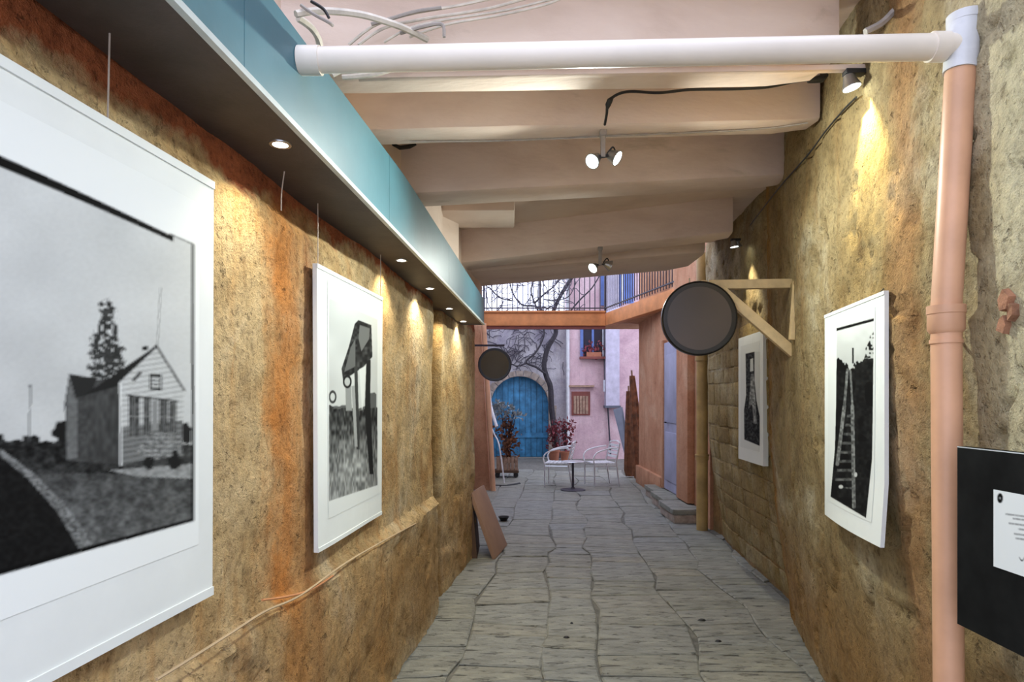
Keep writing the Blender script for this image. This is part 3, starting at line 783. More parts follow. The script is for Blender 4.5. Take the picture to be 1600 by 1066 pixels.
# ------------------------------------------------------------------ spot lamps
def head(parent, c, aim, r=.034, lit=True, L=.05):
    d = (Vector(aim)).normalized(); q = d.to_track_quat('Z', 'Y').to_matrix().to_4x4(); T = Matrix.Translation(c) @ q
    sh = MB().lathe([(.010, -L), (.020, -L), (r * .8, -L * .35), (r, 0), (r * 1.05, .003), (r * 1.05, .006), (r * .93, .006), (r * .9, -.004)], 20, T).build('lamp_head', M['steel'], parent)
    MB().lathe([(0, -.003), (r * .9, -.003), (r * .9, .002), (r * .5, .005), (0, .006)], 20, T).build('lamp_glass', M['lamp_cool'] if lit else M['steel'], sh)
    return Vector(c) + d * .02
def twin(loc, label, s, aimL, aimR, litR, eL, eR):
    t = thing('twin_spotlight', loc, label, 'spotlight', 'twin spotlights under the beams')
    L = Vector(loc)
    MB().box(L.x - .016 * s, L.x + .016 * s, L.y - .02, L.y + .02, L.z - .015, L.z + .012).build('mount', M['wire_grey'], t, bevel=.003)
    MB().box(L.x - .011 * s, L.x + .011 * s, L.y - .011, L.y + .011, L.z - .115 * s, L.z - .01).build('stem', M['wire_grey'], t, bevel=.003)
    MB().bar(L + Vector((-.03, 0, -.115)) * s, L + Vector((.04, 0, -.105)) * s, .012, .012).build('crossbar', M['black'], t)
    cL = L + Vector((-.05 * s, -.005, -.135 * s)); cR = L + Vector((.065 * s, 0, -.118 * s))
    a = head(t, cL, aimL, .036 * s); b = head(t, cR, aimR, .036 * s, litR)
    MB().tube(spline([L + Vector((.02, 0, -.1)) * s, L + Vector((.045, -.01, -.07)) * s, L + Vector((.06, 0, -.09)) * s]), .004 * s, 6).build('flex', M['black'], t)
    spot('spot_beam', a, a + Vector(aimL), eL, (.94, 1.0, .93), R(142), .9, .03, t)
    if litR: spot('spot_beam', b, b + Vector(aimR), eR, (.94, 1.0, .93), R(142), .9, .03, t)
    return t
q1 = on_beam(945, 196)
twin(q1 + Vector((0, .06, -.012)), 'nearer twin spotlight with two lit heads hanging from the second beam', 1.0, (-.55, -.55, -.6), (.75, -.35, -.55), True, 95, 95)
q2 = on_beam(939, 384)
twin(q2 + Vector((0, .05, -.012)), 'farther twin spotlight with one lit head near the courtyard', 1.25, (-.65, -.5, -.6), (.9, .25, -.3), False, 80, 0)
def wall_spot(loc, label, aim, e, col, second=None):
    t = thing('wall_spotlight', loc, label, 'spotlight', 'spotlights on the right wall')
    L = Vector(loc)
    MB().box(L.x - .03, L.x + .05, L.y - .02, L.y + .02, L.z + .035, L.z + .055).build('mount', M['black'], t, bevel=.003)
    MB().tube([L + Vector((0, 0, .045)), L + Vector((0, 0, .01))], .008, 8).build('swivel', M['black'], t)
    p = head(t, L + Vector((0, 0, -.012)), aim, .036)
    spot('spot_beam', p, p + Vector(aim), e, col, R(75), .8, .012, t)
    if second:
        p = head(t, L + Vector(second[0]), second[1], .03)
    return t
wall_spot((1.39, 2.62, 2.895), 'near spotlight by the white pipe throwing a yellow beam on the right wall', (.17, -.06, -.75), 60, (1.0, .80, .32))
wall_spot((1.945, 5.6, 2.955), 'far small twin-headed spotlight lighting the right wall above the wooden bracket', (.12, .0, -.8), 40, (1.0, .93, .72), ((.06, .06, .0), (.3, .1, -.8)))

# ------------------------------------------------------------------ cables
def cable(name, pts, r, mat, label, n=6, k=8):
    t = thing(name, Vector(pts[0]), label, 'cable')
    MB().tube(spline(pts, k), r, n).build('cable_run', mat, t); return t
b2 = lambda px, py: on_beam(px, py)
def on_y(px, py, y): return at(px, py, y)
cable('lamp_cable', [on_y(945, 195, 2.93), on_y(948, 178, 2.86), on_y(950, 162, 2.83), on_y(962, 149, 2.82), on_y(985, 143, 2.82), on_y(1030, 145, 2.83), on_y(1080, 140, 2.85), on_y(1150, 139, 2.88), on_y(1200, 136, 2.9), on_y(1245, 127, 2.92), on_y(1287, 122, 2.92)], .006, M['black'], 'black cable looping along the second beam to the nearer twin spotlight')
jb = thing('cable_joint', on_y(951, 160, 2.82), 'black cable joint above the nearer twin spotlight', 'connector')
MB().tube([on_y(949, 170, 2.84), on_y(950, 164, 2.83), on_y(953, 157, 2.82), on_y(957, 152, 2.82)], [.006, .013, .013, .006], 10).build('joint', M['black'], jb)
jb = thing('cable_joint', on_y(1280, 124, 2.92), 'black taped cable joint where the cable meets the right wall', 'connector')
MB().tube([on_y(1262, 128, 2.92), on_y(1272, 125, 2.92), on_y(1284, 123, 2.92), on_y(1292, 117, 2.93)], [.006, .014, .018, .008], 10).build('joint', M['black'], jb)
cable('thin_cable', [on_beam(px_, py_) + Vector((0, 0, -.006)) for px_, py_ in ((640, 219), (700, 219), (780, 218), (860, 215), (940, 211), (1040, 207), (1130, 203), (1205, 198), (1236, 194), (1262, 190))], .0045, M['wire_grey'], 'thin brown cable stretched along the third beam')
dk = thing('ceiling_fitting', on_y(630, 223, 3.6), 'dark flat fitting by the teal soffit at the end of the thin cable', 'fitting')
MB().prism([on_y(607, 217, 3.55), on_y(630, 216, 3.55), on_y(655, 215, 3.6), on_y(640, 224, 3.6), on_y(612, 226, 3.55)], [on_y(607, 214, 3.66), on_y(630, 213, 3.66), on_y(655, 212, 3.7), on_y(640, 220, 3.7), on_y(612, 222, 3.66)]).build('flap', M['black'], dk)
MB().tube([on_y(610, 224, 3.55), on_y(625, 231, 3.55), on_y(640, 229, 3.6), on_y(650, 226, 3.62)], [.006, .012, .012, .005], 8).build('body', M['black'], dk)
def onwall_r(px, py):
    a = (px - CX) / F; b = (HY - py) / F; lo, hi = 1.2, 8.2
    for _ in range(60):
        m_ = (lo + hi) / 2
        if a * m_ - (XR(m_, EYE + b * m_, False) - .022) > 0: hi = m_
        else: lo = m_
    lo_ = None
    # first crossing from the camera
    y = 1.2
    while y < 8.2 and a * y < XR(y, EYE + b * y, False) - .022: y += .02
    return Vector((a * y, y, EYE + b * y))
cable('wall_cable', [onwall_r(px, py) for px, py in ((1338, 152), (1318, 172), (1290, 205), (1268, 235), (1245, 262), (1222, 288), (1195, 322), (1172, 352))], .0045, M['black'], 'black cable sagging down the right wall between the two wall spotlights')
# conduits and tangled wires above the white pipe
def wires():
    specs = [
        ('conduit', [(462, 22, 2.0), (500, 17, 2.05), (560, 22, 2.1), (610, 36, 2.15), (640, 48, 2.2), (668, 62, 2.25)], .011, 'wire_white', 'thick white flexible conduit arching out above the white pipe'),
        ('conduit', [(466, 28, 2.05), (485, 42, 2.1), (497, 60, 2.15), (500, 78, 2.2)], .012, 'wire_white', 'short thick pale conduit dropping behind the socket of the white pipe'),
        ('conduit', [(1352, 50, 2.35), (1375, 38, 2.35), (1392, 22, 2.36), (1408, 2, 2.38), (1420, -25, 2.4)], .013, 'wire_grey', 'grey conduit bending up above the white pipe near the right wall'),
        ('wire', [(545, 70, 2.22), (585, 40, 2.22), (640, 22, 2.24), (720, 8, 2.26), (800, -10, 2.28)], .005, 'wire_white', 'first pale wire of the tangle fanning over the front beam'),
        ('wire', [(560, 70, 2.2), (600, 44, 2.22), (660, 30, 2.24), (760, 14, 2.27), (840, -8, 2.28)], .005, 'wire_white', 'second pale wire of the tangle fanning over the front beam'),
        ('wire', [(600, 66, 2.22), (640, 44, 2.22), (690, 32, 2.24), (790, 16, 2.27), (880, -6, 2.28)], .004, 'wire_white', 'third pale wire of the tangle fanning over the front beam'),
        ('wire', [(640, 58, 2.22), (700, 38, 2.24), (780, 24, 2.26), (850, 8, 2.28), (890, -8, 2.28)], .004, 'wire_white', 'fourth pale wire of the tangle fanning over the front beam'),
        ('wire', [(580, 38, 2.2), (615, 28, 2.2), (650, 18, 2.2), (690, 12, 2.2)], .006, 'wire_grey', 'short dark grey wire lying across the pale tangle'),
        ('wire', [(625, 52, 2.2), (660, 42, 2.2), (690, 38, 2.2), (694, 58, 2.2)], .006, 'wire_grey', 'dark grey wire hooking down behind the white pipe'),
        ('wire', [(520, 118, 2.14), (545, 106, 2.15), (570, 95, 2.18), (600, 88, 2.2)], .006, 'wire_white', 'pale wire end poking out under the white pipe'),
        ('wire', [(535, 121, 2.25), (570, 118, 2.25), (600, 112, 2.26), (640, 98, 2.28)], .009, 'wire_white', 'thicker pale wire sagging under the white pipe by the soffit'),
        ('wire', [(470, 8, 2.0), (490, 22, 2.0), (512, 34, 2.0), (520, 40, 2.02)], .005, 'wire_grey', 'dark wire stub at the top corner of the soffit'),
        ('wire', [(486, 2, 2.0), (505, 14, 2.0), (514, 28, 2.0)], .005, 'black', 'black wire stub curling beside the soffit top'),
    ]
    for nm, pts, r, mt, lab in specs:
        cable(nm, [at(*p) for p in pts], r, M[mt], lab)
wires()
# old cable lying on the ledge of the left wall
def onwall_l(px, py, off=.06):
    a = (px - CX) / F; b = (HY - py) / F; y = .8
    while y < 6.6 and a * y > lerp_tab(TL, y) + off: y += .01
    return Vector((a * y, y, EYE + b * y))
cable('ledge_cable', [onwall_l(px, py) for px, py in ((245, 1062), (300, 1028), (360, 990), (415, 955), (470, 930), (540, 880), (600, 845), (650, 818))], .0042, simple('ochre_cable', (.52, .38, .22)), 'pale old cable following the ledge of the left wall')
cable('ledge_cable', [onwall_l(px, py) for px, py in ((410, 938), (450, 932), (485, 922), (520, 900))], .0045, simple('orange_cable', (.6, .26, .10)), 'short orange cable end on the ledge under the second poster')

# ------------------------------------------------------------------ round hanging signs on brackets
def sign_mat(name, c1, c2):
    m, nt, b = nt_new(name)
    tc = nd(nt, 'ShaderNodeTexCoord').outputs['Object']
    col = ramp(nt, [(.3, c1), (.7, c2)], noise_n(nt, tc, 3.0, 2, .4)).outputs[0]
    nt.links.new(col, b.inputs['Base Color']); b.inputs['Roughness'].default_value = .4; b.inputs['Specular IOR Level'].default_value = .4
    return m
def round_sign(c, r, yaw, label, m_face):
    t = thing('round_sign', c, label, 'sign', 'round hanging signs')
    T = Matrix.Translation(c) @ Matrix.Rotation(yaw, 4, 'Z') @ Matrix.Rotation(PI / 2, 4, 'X')
    MB().lathe([(0, .022), (r * .6, .020), (r * .97, .014), (r * .97, -.014), (r * .6, -.02), (0, -.022)], 48, T).build('face', m_face, t)
    MB().lathe([(r * .955, .016), (r * .975, .022), (r, .016), (r, -.016), (r * .975, -.022), (r * .955, -.016)], 48, T).build('rim', M['black_gloss'], t)
    for k in (-1, 1):
        p = Vector((c[0] + k * r * .25, c[1], c[2] + r * .95))
        MB().tube([p, p + Vector((0, 0, .03))], .004, 6).build('hanger', M['steel'], t)
    return t
M['black_gloss'] = simple('black_gloss_rim', (.008, .0075, .007), .32)
sc = at(1092, 498, 3.85)
round_sign(sc, .224, R(-4), 'large dark brown round sign hanging from the wooden bracket on the right wall', sign_mat('brown_sign', (.060, .047, .039), (.080, .060, .049)))
sc2 = at(773, 570, 8.6)
round_sign(sc2, .225, R(3), 'olive brown round sign hanging at the left where the courtyard begins', sign_mat('olive_sign', (.075, .057, .025), (.09, .068, .032)))
BY = -.13
br = thing('wooden_bracket', (1.78, 4.0, 2.0), 'triangular pine bracket on the right wall carrying the large dark round sign', 'bracket')
za = 1.6 + .181 * 4.0
MB().bar((1.16, 4.06 + BY, za - .02), (1.78, 4.0 + BY, za - .02), .05, .055).build('arm', M['wood'], br, bevel=.004)
MB().bar((1.27, 4.04 + BY, za - .05), (1.80, 3.98 + BY, 1.79), .045, .06).build('brace', M['wood'], br, bevel=.004)
MB().bar((1.665, 3.74, za - .03), (1.64, 3.74, 1.95), .03, .04).build('wall_post', M['wood'], br, bevel=.004)
b2_ = thing('sign_bracket', (-.6, 8.6, 2.3), 'thin iron arm on the left courtyard wall holding the olive round sign', 'bracket')
MB().bar((-.70, 8.62, sc2.z + .26), (-.10, 8.62, sc2.z + .26), .025, .025).build('arm', M['rail'], b2_)

# ------------------------------------------------------------------ leaning board, bowl
lb = thing('leaning_board', (-.2, 6.7, 0), 'brown fibreboard panel leaning against the end of the left wall', 'board')
P0, P1 = Vector((-.165, 6.42, .005)), Vector((-.05, 7.05, .005))
T0, T1 = Vector((-.405, 6.47, .66)), Vector((-.31, 7.08, .66))
nrm = (P1 - P0).cross(T0 - P0).normalized()
MB().prism([P0, P1, T1, T0], [p - nrm * .035 if nrm.x > 0 else p + nrm * .035 for p in (P0, P1, T1, T0)]).build('panel', M['brown_board'], lb, bevel=.003)
MB().prism([(-.412, 6.46, .0), (-.352, 6.46, .0), (-.352, 7.0, .0), (-.412, 7.0, .0)], [(-.425, 6.46, .62), (-.405, 6.46, .62), (-.405, 7.0, .62), (-.425, 7.0, .62)]).build('shadow_wedge', M['dark_board'], lb)  # dark wedge standing in for the leaning board's shadow on the wall
bw = thing('dark_bowl', at(787, 812, 8.4), 'small black bowl on the paving behind the leaning board', 'bowl')
q = Vector((-.11, 8.45, 0))
MB().lathe([(.035, 0), (.04, .004), (.075, .06), (.07, .06), (.036, .012)], 20, Matrix.Translation(q)).build('bowl_body', M['black'], bw)
for i, (px, py, s) in enumerate(((1097, 970, .03), (885, 997, .018), (1122, 1003, .02), (893, 975, .012))):
    y = 1600 / (py - HY); p = at(px, py, y)
    mb = MB(); pts = [(p.x + s * (1 + .3 * math.sin(k * 2.3 + i)) * math.cos(k * PI / 3), p.y + s * .8 * math.sin(k * PI / 3)) for k in range(6)]
    mb.prism([(a, b, .002) for a, b in pts], [(p.x + (a - p.x) * .5, p.y + (b - p.y) * .5, .012) for a, b in pts])
    o = mb.build('pebble', M['black'])
    tag(o, ['largest dark pebble on the floor toward the right wall', 'dark pebble on the mid floor, nearer of two', 'dark pebble on the floor nearest the right wall', 'tiny dark pebble on the mid floor, farther of two'][i], 'pebble', 'dark pebbles on the paving')

# ------------------------------------------------------------------ courtyard
YB = 17.6
# back wall with arched doorway
AX, AR, AS = .21, .80, 1.45
bw_ = MB()
arc = [(AX + AR * math.cos(a), AS + AR * math.sin(a)) for a in [PI * k / 20 for k in range(21)]]
def wall_with_arch(mb, x0, x1, zt, yf, yk):
    prof = [(AX + AR, 0)] + arc + [(AX - AR, 0)]
    n = len(prof)
    outer = [(x1, 0)] + [(x1, zt)] * 1 + [(x0, zt)] + [(x0, 0)]
    V = [(x, yf, z) for x, z in prof] + [(x1, yf, -.1), (x1, yf, zt), (x0, yf, zt), (x0, yf, -.1)] + [(x, yk, z) for x, z in prof]
    a, b, c, d = n, n + 1, n + 2, n + 3; h = n // 2
    Fs = [tuple([a] + list(range(0, 1))[::1] + [1] + [b])]
    Fs = [(0, a, b, 1)] + [(i, b, i + 1) for i in range(1, h)] + [(h, b, c)] + [(i, c, i + 1) for i in range(h, n - 2)] + [(n - 2, c, d, n - 1)]
    Fs += [(i, i + 1, n + 4 + i + 1, n + 4 + i) for i in range(n - 1)]
    mb.add(V, Fs); return mb
wb = wall_with_arch(bw_, -2.5, 1.55, 3.70, YB, YB + .35).build('wall_back', M['grey_wall'], recalc=False, smooth=False); struct(wb)
# arch voussoirs
for k in range(13):
    a0 = PI * k / 13 + .012; a1 = PI * (k + 1) / 13 - .012; r0, r1 = AR, AR + random.uniform(.14, .19)
    p = [(AX + r * math.cos(a), AS + r * math.sin(a)) for r, a in ((r0, a0), (r1, a0), (r1, a1), (r0, a1))]
    MB().prism([(x, YB - .03, z) for x, z in p], [(x, YB + .1, z) for x, z in p]).build('arch_stone', M['stone_arch'], wb, bevel=.008)
for sx in (-1, 1):
    z = 0
    while z < AS - .05:
        h = min(random.uniform(.22, .32), AS - z); xw = random.uniform(.14, .22)
        x0 = AX + sx * AR; x1 = x0 + sx * xw
        MB().box(min(x0, x1), max(x0, x1), YB - .03, YB + .1, z + .005, z + h - .005).build('jamb_stone', M['stone_arch'], wb, bevel=.008)
        z += h
d1 = thing('door_1', (AX, YB + .2, 0), None, None); struct(d1, 'weathered blue arched double door of vertical planks in the courtyard', 'door')
nP = 10
for i in range(nP):
    x0 = AX - AR + 2 * AR * i / nP + .004; x1 = AX - AR + 2 * AR * (i + 1) / nP - .004
    hz = lambda x: AS + math.sqrt(max(0, AR ** 2 - (x - AX) ** 2))
    p = [(x0, .02), (x1, .02), (x1, hz(x1)), ((x0 + x1) / 2, hz((x0 + x1) / 2)), (x0, hz(x0))]
    yo = YB + .2 + random.uniform(-.006, .006)
    MB().prism([(x, yo, z) for x, z in p], [(x, yo + .05, z) for x, z in p]).build('plank', M['blue_door'], d1, bevel=.004)
MB().box(AX - .85, AX + .85, YB + .26, YB + .30, 0, 2.4).build('backing', M['dark_board'], d1)
MB().box(AX - .78, AX + .78, YB + .17, YB + .2, .55, .68).build('door_rail', M['blue_door'], d1)
# right house of the courtyard back
hb = MB().box(1.50, 6.0, YB - .12, YB + .5, -.1, 5.7).build('wall_courtyard_house', M['pink_wall'], smooth=False); struct(hb)
def bp(px, py, y=YB - .12): return at(px, py, y)
w1 = thing('window_1', bp(908, 648), None, None); struct(w1, 'small shuttered window low in the pink courtyard wall', 'window')
a, b = bp(893, 612), bp(922, 649)
yw = YB - .12
MB().box(a.x, b.x, yw - .03, yw + .02, b.z, a.z).build('window_frame', M['red_wood'], w1)
for i in range(5):
    x0 = a.x + .05 + (b.x - a.x - .1) * i / 5; x1 = a.x + .05 + (b.x - a.x - .1) * (i + 1) / 5
    MB().box(x0 + .008, x1 - .008, yw - .045, yw - .03, b.z + .04, a.z - .12).build('shutter_board', M['old_wood'], w1)
MB().box(a.x - .08, b.x + .1, yw - .12, yw, a.z + .12, a.z + .17).build('ledge', M['old_wood'], w1)
w2 = thing('window_2', bp(925, 560), None, None); struct(w2, 'upper dark window with flowers on its sill in the pink courtyard house', 'window')
a, b = bp(911, 492), bp(941, 558)
MB().box(a.x, b.x, yw - .02, yw + .02, b.z, a.z).build('pane', M['glass_dark'], w2)
for x0, x1 in ((a.x - .08, a.x), (b.x, b.x + .09)): MB().box(x0, x1, yw - .06, yw, b.z - .05, a.z).build('window_frame', M['white_frame'] if x0 > a.x else M['blue_shutter'], w2)
MB().box((a.x + b.x) / 2 - .03, (a.x + b.x) / 2 + .03, yw - .05, yw, b.z, a.z).build('mullion', M['blue_shutter'], w2)
MB().box(a.x - .1, b.x + .12, yw - .2, yw, b.z - .06, b.z).build('sill', M['red_wood'], w2)
w3 = thing('window_3', bp(957, 440), None, None); struct(w3, 'tall upper window with blue shutters seen through the balcony railing', 'window')
a, b = bp(944, 400), bp(964, 478)
MB().box(a.x, b.x, yw - .02, yw + .02, b.z, a.z).build('pane', M['glass_dark'], w3)
for x0 in (a.x - .1, b.x - .16): MB().box(x0, x0 + .26, yw - .08, yw - .02, b.z, a.z).build('shutter', M['blue_shutter'], w3)
w4 = thing('window_4', bp(985, 440), None, None); struct(w4, 'second upper window with one blue shutter right of the first, behind the railing', 'window')
a, b = bp(974, 400), bp(990, 474)
MB().box(a.x, b.x, yw - .02, yw + .02, b.z, a.z).build('pane', M['blue_shutter'], w4)
MB().box(a.x - .06, a.x, yw - .06, yw, b.z, a.z).build('window_frame', M['white_frame'], w4)
def leaves(mb, cs, n, spread, size, up=.3):
    for _ in range(n):
        c = random.choice(cs); p = Vector(c) + Vector((random.gauss(0, spread), random.gauss(0, spread), random.gauss(0, spread)))
        d = Vector((random.gauss(0, 1), random.gauss(0, 1), random.gauss(up, 1))).normalized(); s = d.cross(Vector((random.random(), random.random(), .3))).normalized()
        L = size * random.uniform(.6, 1.4)
        mb.add([p, p + d * L * .5 + s * L * .25, p + d * L, p + d * L * .5 - s * L * .25], [(0, 1, 2, 3)])
    return mb
fw = thing('window_flowers', bp(925, 556, YB - .25), 'potted red flowers on the sill of the upper dark window', 'plant')
MB().box(2.02, 2.42, YB - .30, YB - .16, bp(0, 558).z, bp(0, 558).z + .12).build('trough', M['terracotta'], fw)
tag(leaves(MB(), [(x, YB - .24, bp(0, 552).z + .1) for x in (2.05, 2.15, 2.25, 2.35)], 90, .09, .1).build('flowers', M['red_leaf'], fw, recalc=False), kind='stuff')
# drain strip, cable pole, projecting cabinet
dp = thing('wall_drain', (1.52, YB - .18, 0), 'slim pale drainpipe down the seam between grey and pink courtyard walls', 'pipe')
MB().tube([(1.52, YB - .18, .25), (1.52, YB - .18, 5.6)], .05, 12).build('pipe_run', M['pvc_grey'], dp)
for z in (1.0, 2.4, 3.8): MB().tube([(1.52, YB - .18, z), (1.52, YB - .18, z + .06)], .062, 12).build('clamp', M['pvc_grey'], dp)
cb = thing('wall_pole', (2.6, YB - .2, 0), 'thin dark cable pole on the pink wall with a white insulator', 'pole')
MB().tube([bp(944, 500, YB - .2), bp(945, 600, YB - .2), bp(950, 640, YB - .2), bp(954, 712, YB - .2)], .022, 8).build('pole', M['rail'], cb)
MB().tube([bp(944.5, 594, YB - .24), bp(944.5, 612, YB - .24)], .035, 8).build('insulator', M['white_frame'], cb)
cabn = thing('wall_cabinet', bp(960, 638, YB - .4), 'tall grey lavender duct casing fixed to the right of the pink courtyard wall', 'casing')
a, b = bp(947, 380, YB - .45), bp(968, 634, YB - .45)
MB().box(a.x, b.x, YB - .45, YB - .12, b.z, 5.5).build('casing', simple('lavender_casing', (.50, .47, .56), .7), cabn)
MB().box(a.x - .03, b.x + .03, YB - .48, YB - .12, b.z - .06, b.z).build('bottom_plate', M['slate'], cabn)
ws = thing('leaning_sheet', bp(972, 720, 15), 'dark grey sheet leaning upright against the courtyard wall beside the folded parasol', 'sheet')
q = [at(958, 640, 15.5), at(972, 636, 15.5), at(986, 712, 14.6), at(984, 735, 14.6), at(976, 712, 14.6)]
MB().prism(q, [p + Vector((.02, .05, 0)) for p in q]).build('sheet_panel', M['slate'], ws)
# left courtyard wall, pilaster, right house with door
cw = MB().box(-2.2, -.72, 6.62, YB + .3, -.1, 3.6).build('wall_courtyard_left', M['grey_wall'], smooth=False); struct(cw)
pil = MB().prism([(-.72, 11.3, 0), (-.385, 11.3, 0), (-.385, 11.6, 0), (-.72, 11.6, 0)], [(-.80, 11.3, 3.0), (-.56, 11.3, 3.0), (-.56, 11.6, 3.0), (-.80, 11.6, 3.0)])
pi_o = pil.build('trim_1', M['orange_wall'], bevel=.01); struct(pi_o)
pil2 = MB().tube([(-.33, 11.25, 0), (-.37, 11.25, .8), (-.50, 11.3, 2.95)], .045, 10)
o_ = thing('orange_pipe', (-.33, 11.25, 0), 'slim orange brown pipe leaning on the left courtyard pilaster', 'pipe'); pil2.build('pipe_run', M['pvc_peach'], o_)
orw = MB().box(2.46, 4.2, 7.95, 12.4, -.1, 5.2).build('wall_orange_house', M['orange_wall'], smooth=False); struct(orw)
MB().box(2.36, 2.46, 8.62, 9.2, .2, 3.1).build('trim_2', M['orange_wall'], bevel=.012)
struct(bpy.data.objects['trim_2'])
MB().box(2.40, 2.5, 10.35, 12.42, 0, .34).build('baseboard_orange', M['orange_wall'], bevel=.012); struct(bpy.data.objects['baseboard_orange'])
struct(MB().box(2.5, 4.2, 7.6, 7.948, -.1, 3.45).build('trim_4', M['wall_r'], smooth=False))
d2 = thing('door_2', (2.45, 9.7, .2), None, None); struct(d2, 'grey blue wooden door above the stone step on the right', 'door')
MB().box(2.425, 2.47, 9.22, 10.22, .2, 2.5).build('door_panel', M['grey_door'], d2)
for z0, z1 in ((.35, 1.1), (1.25, 2.3)):
    MB().box(2.41, 2.43, 9.36, 10.08, z0, z1).build('raised_panel', M['grey_door'], d2, bevel=.006)
for y0, y1 in ((9.2, 9.25), (10.2, 10.3)): MB().box(2.40, 2.47, y0, y1, .2, 2.55).build('door_frame', M['orange_wall'], d2, bevel=.005)
MB().tube([(2.40, 10.0, 1.25), (2.38, 10.0, 1.25), (2.38, 9.9, 1.25)], .012, 8).build('handle', M['rail'], d2)
sp = thing('stone_step', (2.3, 9.4, 0), 'long worn stone step in front of the grey blue door', 'step')
for y0, y1, x0, z in ((8.25, 9.05, 2.07, .185), (9.07, 9.9, 2.14, .19), (9.92, 10.75, 2.22, .18)):
    MB().box(x0, 2.46, y0, y1, z - .07, z).build('tread_slab', M['paving'], sp, bevel=.012)
    MB().box(x0 + .02, 2.46, y0 + .01, y1 - .005, 0, z - .072).build('riser_stone', M['stone_arch'], sp, bevel=.015)
# balcony
bal = thing('balcony', (.8, 12.5, 3.05), 'orange edged balcony with thin dark railing spanning the courtyard', 'balcony')
c0_, c1_, c2_ = Vector((-1.0, 12.5, 0)), Vector((1.83, 12.5, 0)), Vector((2.50, 9.55, 0))
zl0, zl1 = 3.05, 3.30
def fasc(name, p, q, z0, z1, th, mat, bev=0):
    d = (q - p).normalized(); n = Vector((d.y, -d.x, 0))
    return MB().prism([(p.x, p.y, z0), (q.x, q.y, z0), (q.x - n.x * th, q.y - n.y * th, z0), (p.x - n.x * th, p.y - n.y * th, z0)],
                      [(p.x, p.y, z1), (q.x, q.y, z1), (q.x - n.x * th, q.y - n.y * th, z1), (p.x - n.x * th, p.y - n.y * th, z1)]).build(name, mat, bal, bevel=bev)
fasc('fascia', c0_, c1_, zl0, zl1, .12, M['orange_paint'], .008); fasc('fascia', c1_, c2_, zl0, zl1, .12, M['orange_paint'], .008)
fasc('lower_moulding', c0_ + Vector((0, .03, 0)), c1_ + Vector((0, .03, 0)), zl0 - .06, zl0 - .003, .1, M['red_wood'])
fasc('cap', c0_ + Vector((0, -.03, 0)), c1_ + Vector((-.005, -.03, 0)), zl1 + .003, zl1 + .04, .16, M['orange_paint'], .005)
MB().prism([(-1.0, 12.6, zl0 + .02), (1.85, 12.6, zl0 + .02), (2.6, 9.6, zl0 + .02), (3.4, 9.6, zl0 + .02), (3.4, 13.3, zl0 + .02), (-1.0, 13.3, zl0 + .02)],
           [(-1.0, 12.6, zl1 - .03), (1.85, 12.6, zl1 - .03), (2.6, 9.6, zl1 - .03), (3.4, 9.6, zl1 - .03), (3.4, 13.3, zl1 - .03), (-1.0, 13.3, zl1 - .03)]).build('slab', M['orange_wall'], bal)
bal_me = None
for p, q in ((c0_, c1_), (c1_, c2_)):
    L = (q - p).length; n = int(L / .1)
    for i in range(n + (q is c2_)):
        b = p.lerp(q, i / n) + Vector((0, .06, 0))
        if bal_me is None:
            o = MB().tube([(0, 0, 0), (0, 0, .93)], .009, 6).build('baluster', M['rail'], None); bal_me = o.data; o.parent = bal; o.matrix_parent_inverse = parent_inv(bal)
        else: o = link('baluster', bal_me, bal)
        o.location = (b.x, b.y, zl1 + .03)
    MB().bar((p.x, p.y + .06, zl1 + .97), (q.x, q.y + .06, zl1 + .97), .05, .03).build('handrail', M['rail'], bal)
    MB().bar((p.x, p.y + .06, zl1 + .10), (q.x, q.y + .06, zl1 + .10), .03, .02).build('lower_rail', M['rail'], bal)
for i, x in enumerate((-.55, .55, 1.83)):
    MB().bar((x, 12.56, zl1), (x, 12.56, zl1 + 1.0), .04, .04, Vector((0, 1, 0))).build('rail_post', M['rail'], bal)
# climbing bare vine
vn = thing('bare_vine', at(872, 712, 17.2), 'leafless dark climbing vine with winding trunk by the blue arched door', 'vine')
YV = 17.25
tr = [at(px, py, YV) for px, py in ((873, 716), (870, 692), (867, 674), (862, 640), (860, 605), (854, 589), (850, 570), (856, 544), (868, 522), (866, 510), (861, 500), (868, 478), (880, 455), (896, 430), (915, 400))]
MB().tube(spline(tr, 6), [.085 - .045 * i / (len(tr) * 6) for i in range(6 * (len(tr) - 1) + 1)], 8).build('trunk', M['bark'], vn)
for pts, r in (([(852, 584), (838, 574), (822, 566), (836, 552), (846, 535), (850, 515), (838, 480), (830, 455), (836, 425)], .035),
               ([(866, 515), (880, 500), (905, 470), (925, 450), (940, 425)], .03), ([(862, 500), (840, 480), (815, 476), (800, 455), (795, 430)], .03),
               ([(835, 474), (850, 460), (866, 447), (880, 430)], .03), ([(822, 568), (806, 572), (790, 560), (782, 540)], .02), ([(800, 470), (780, 465), (765, 450), (752, 455)], .02),
               ([(850, 468), (870, 470), (890, 462), (900, 440)], .02)):
    q = spline([at(a, b, YV - .1) for a, b in pts], 5)
    MB().tube(q, [r * (1 - .5 * i / len(q)) for i in range(len(q))], 6).build('branch', M['bark'], vn)
mb = MB()
for _ in range(240):
    if random.random() < .5: p = at(random.uniform(755, 900), random.uniform(425, 490), YV - random.uniform(0, .3))
    else: p = at(random.gauss(815, 26), random.uniform(508, 575), YB - .06)
    q = [p]; d = Vector((random.gauss(0, 1), random.gauss(0, .15), random.gauss(0, 1))).normalized()
    for k in range(4):
        d = (d + Vector((random.gauss(0, .4), 0, random.gauss(0, .4)))).normalized(); q.append(q[-1] + d * random.uniform(.05, .13))
        q[-1].y = min(q[-1].y, YB - .05)
    mb.tube(q, random.uniform(.006, .012), 4, False)
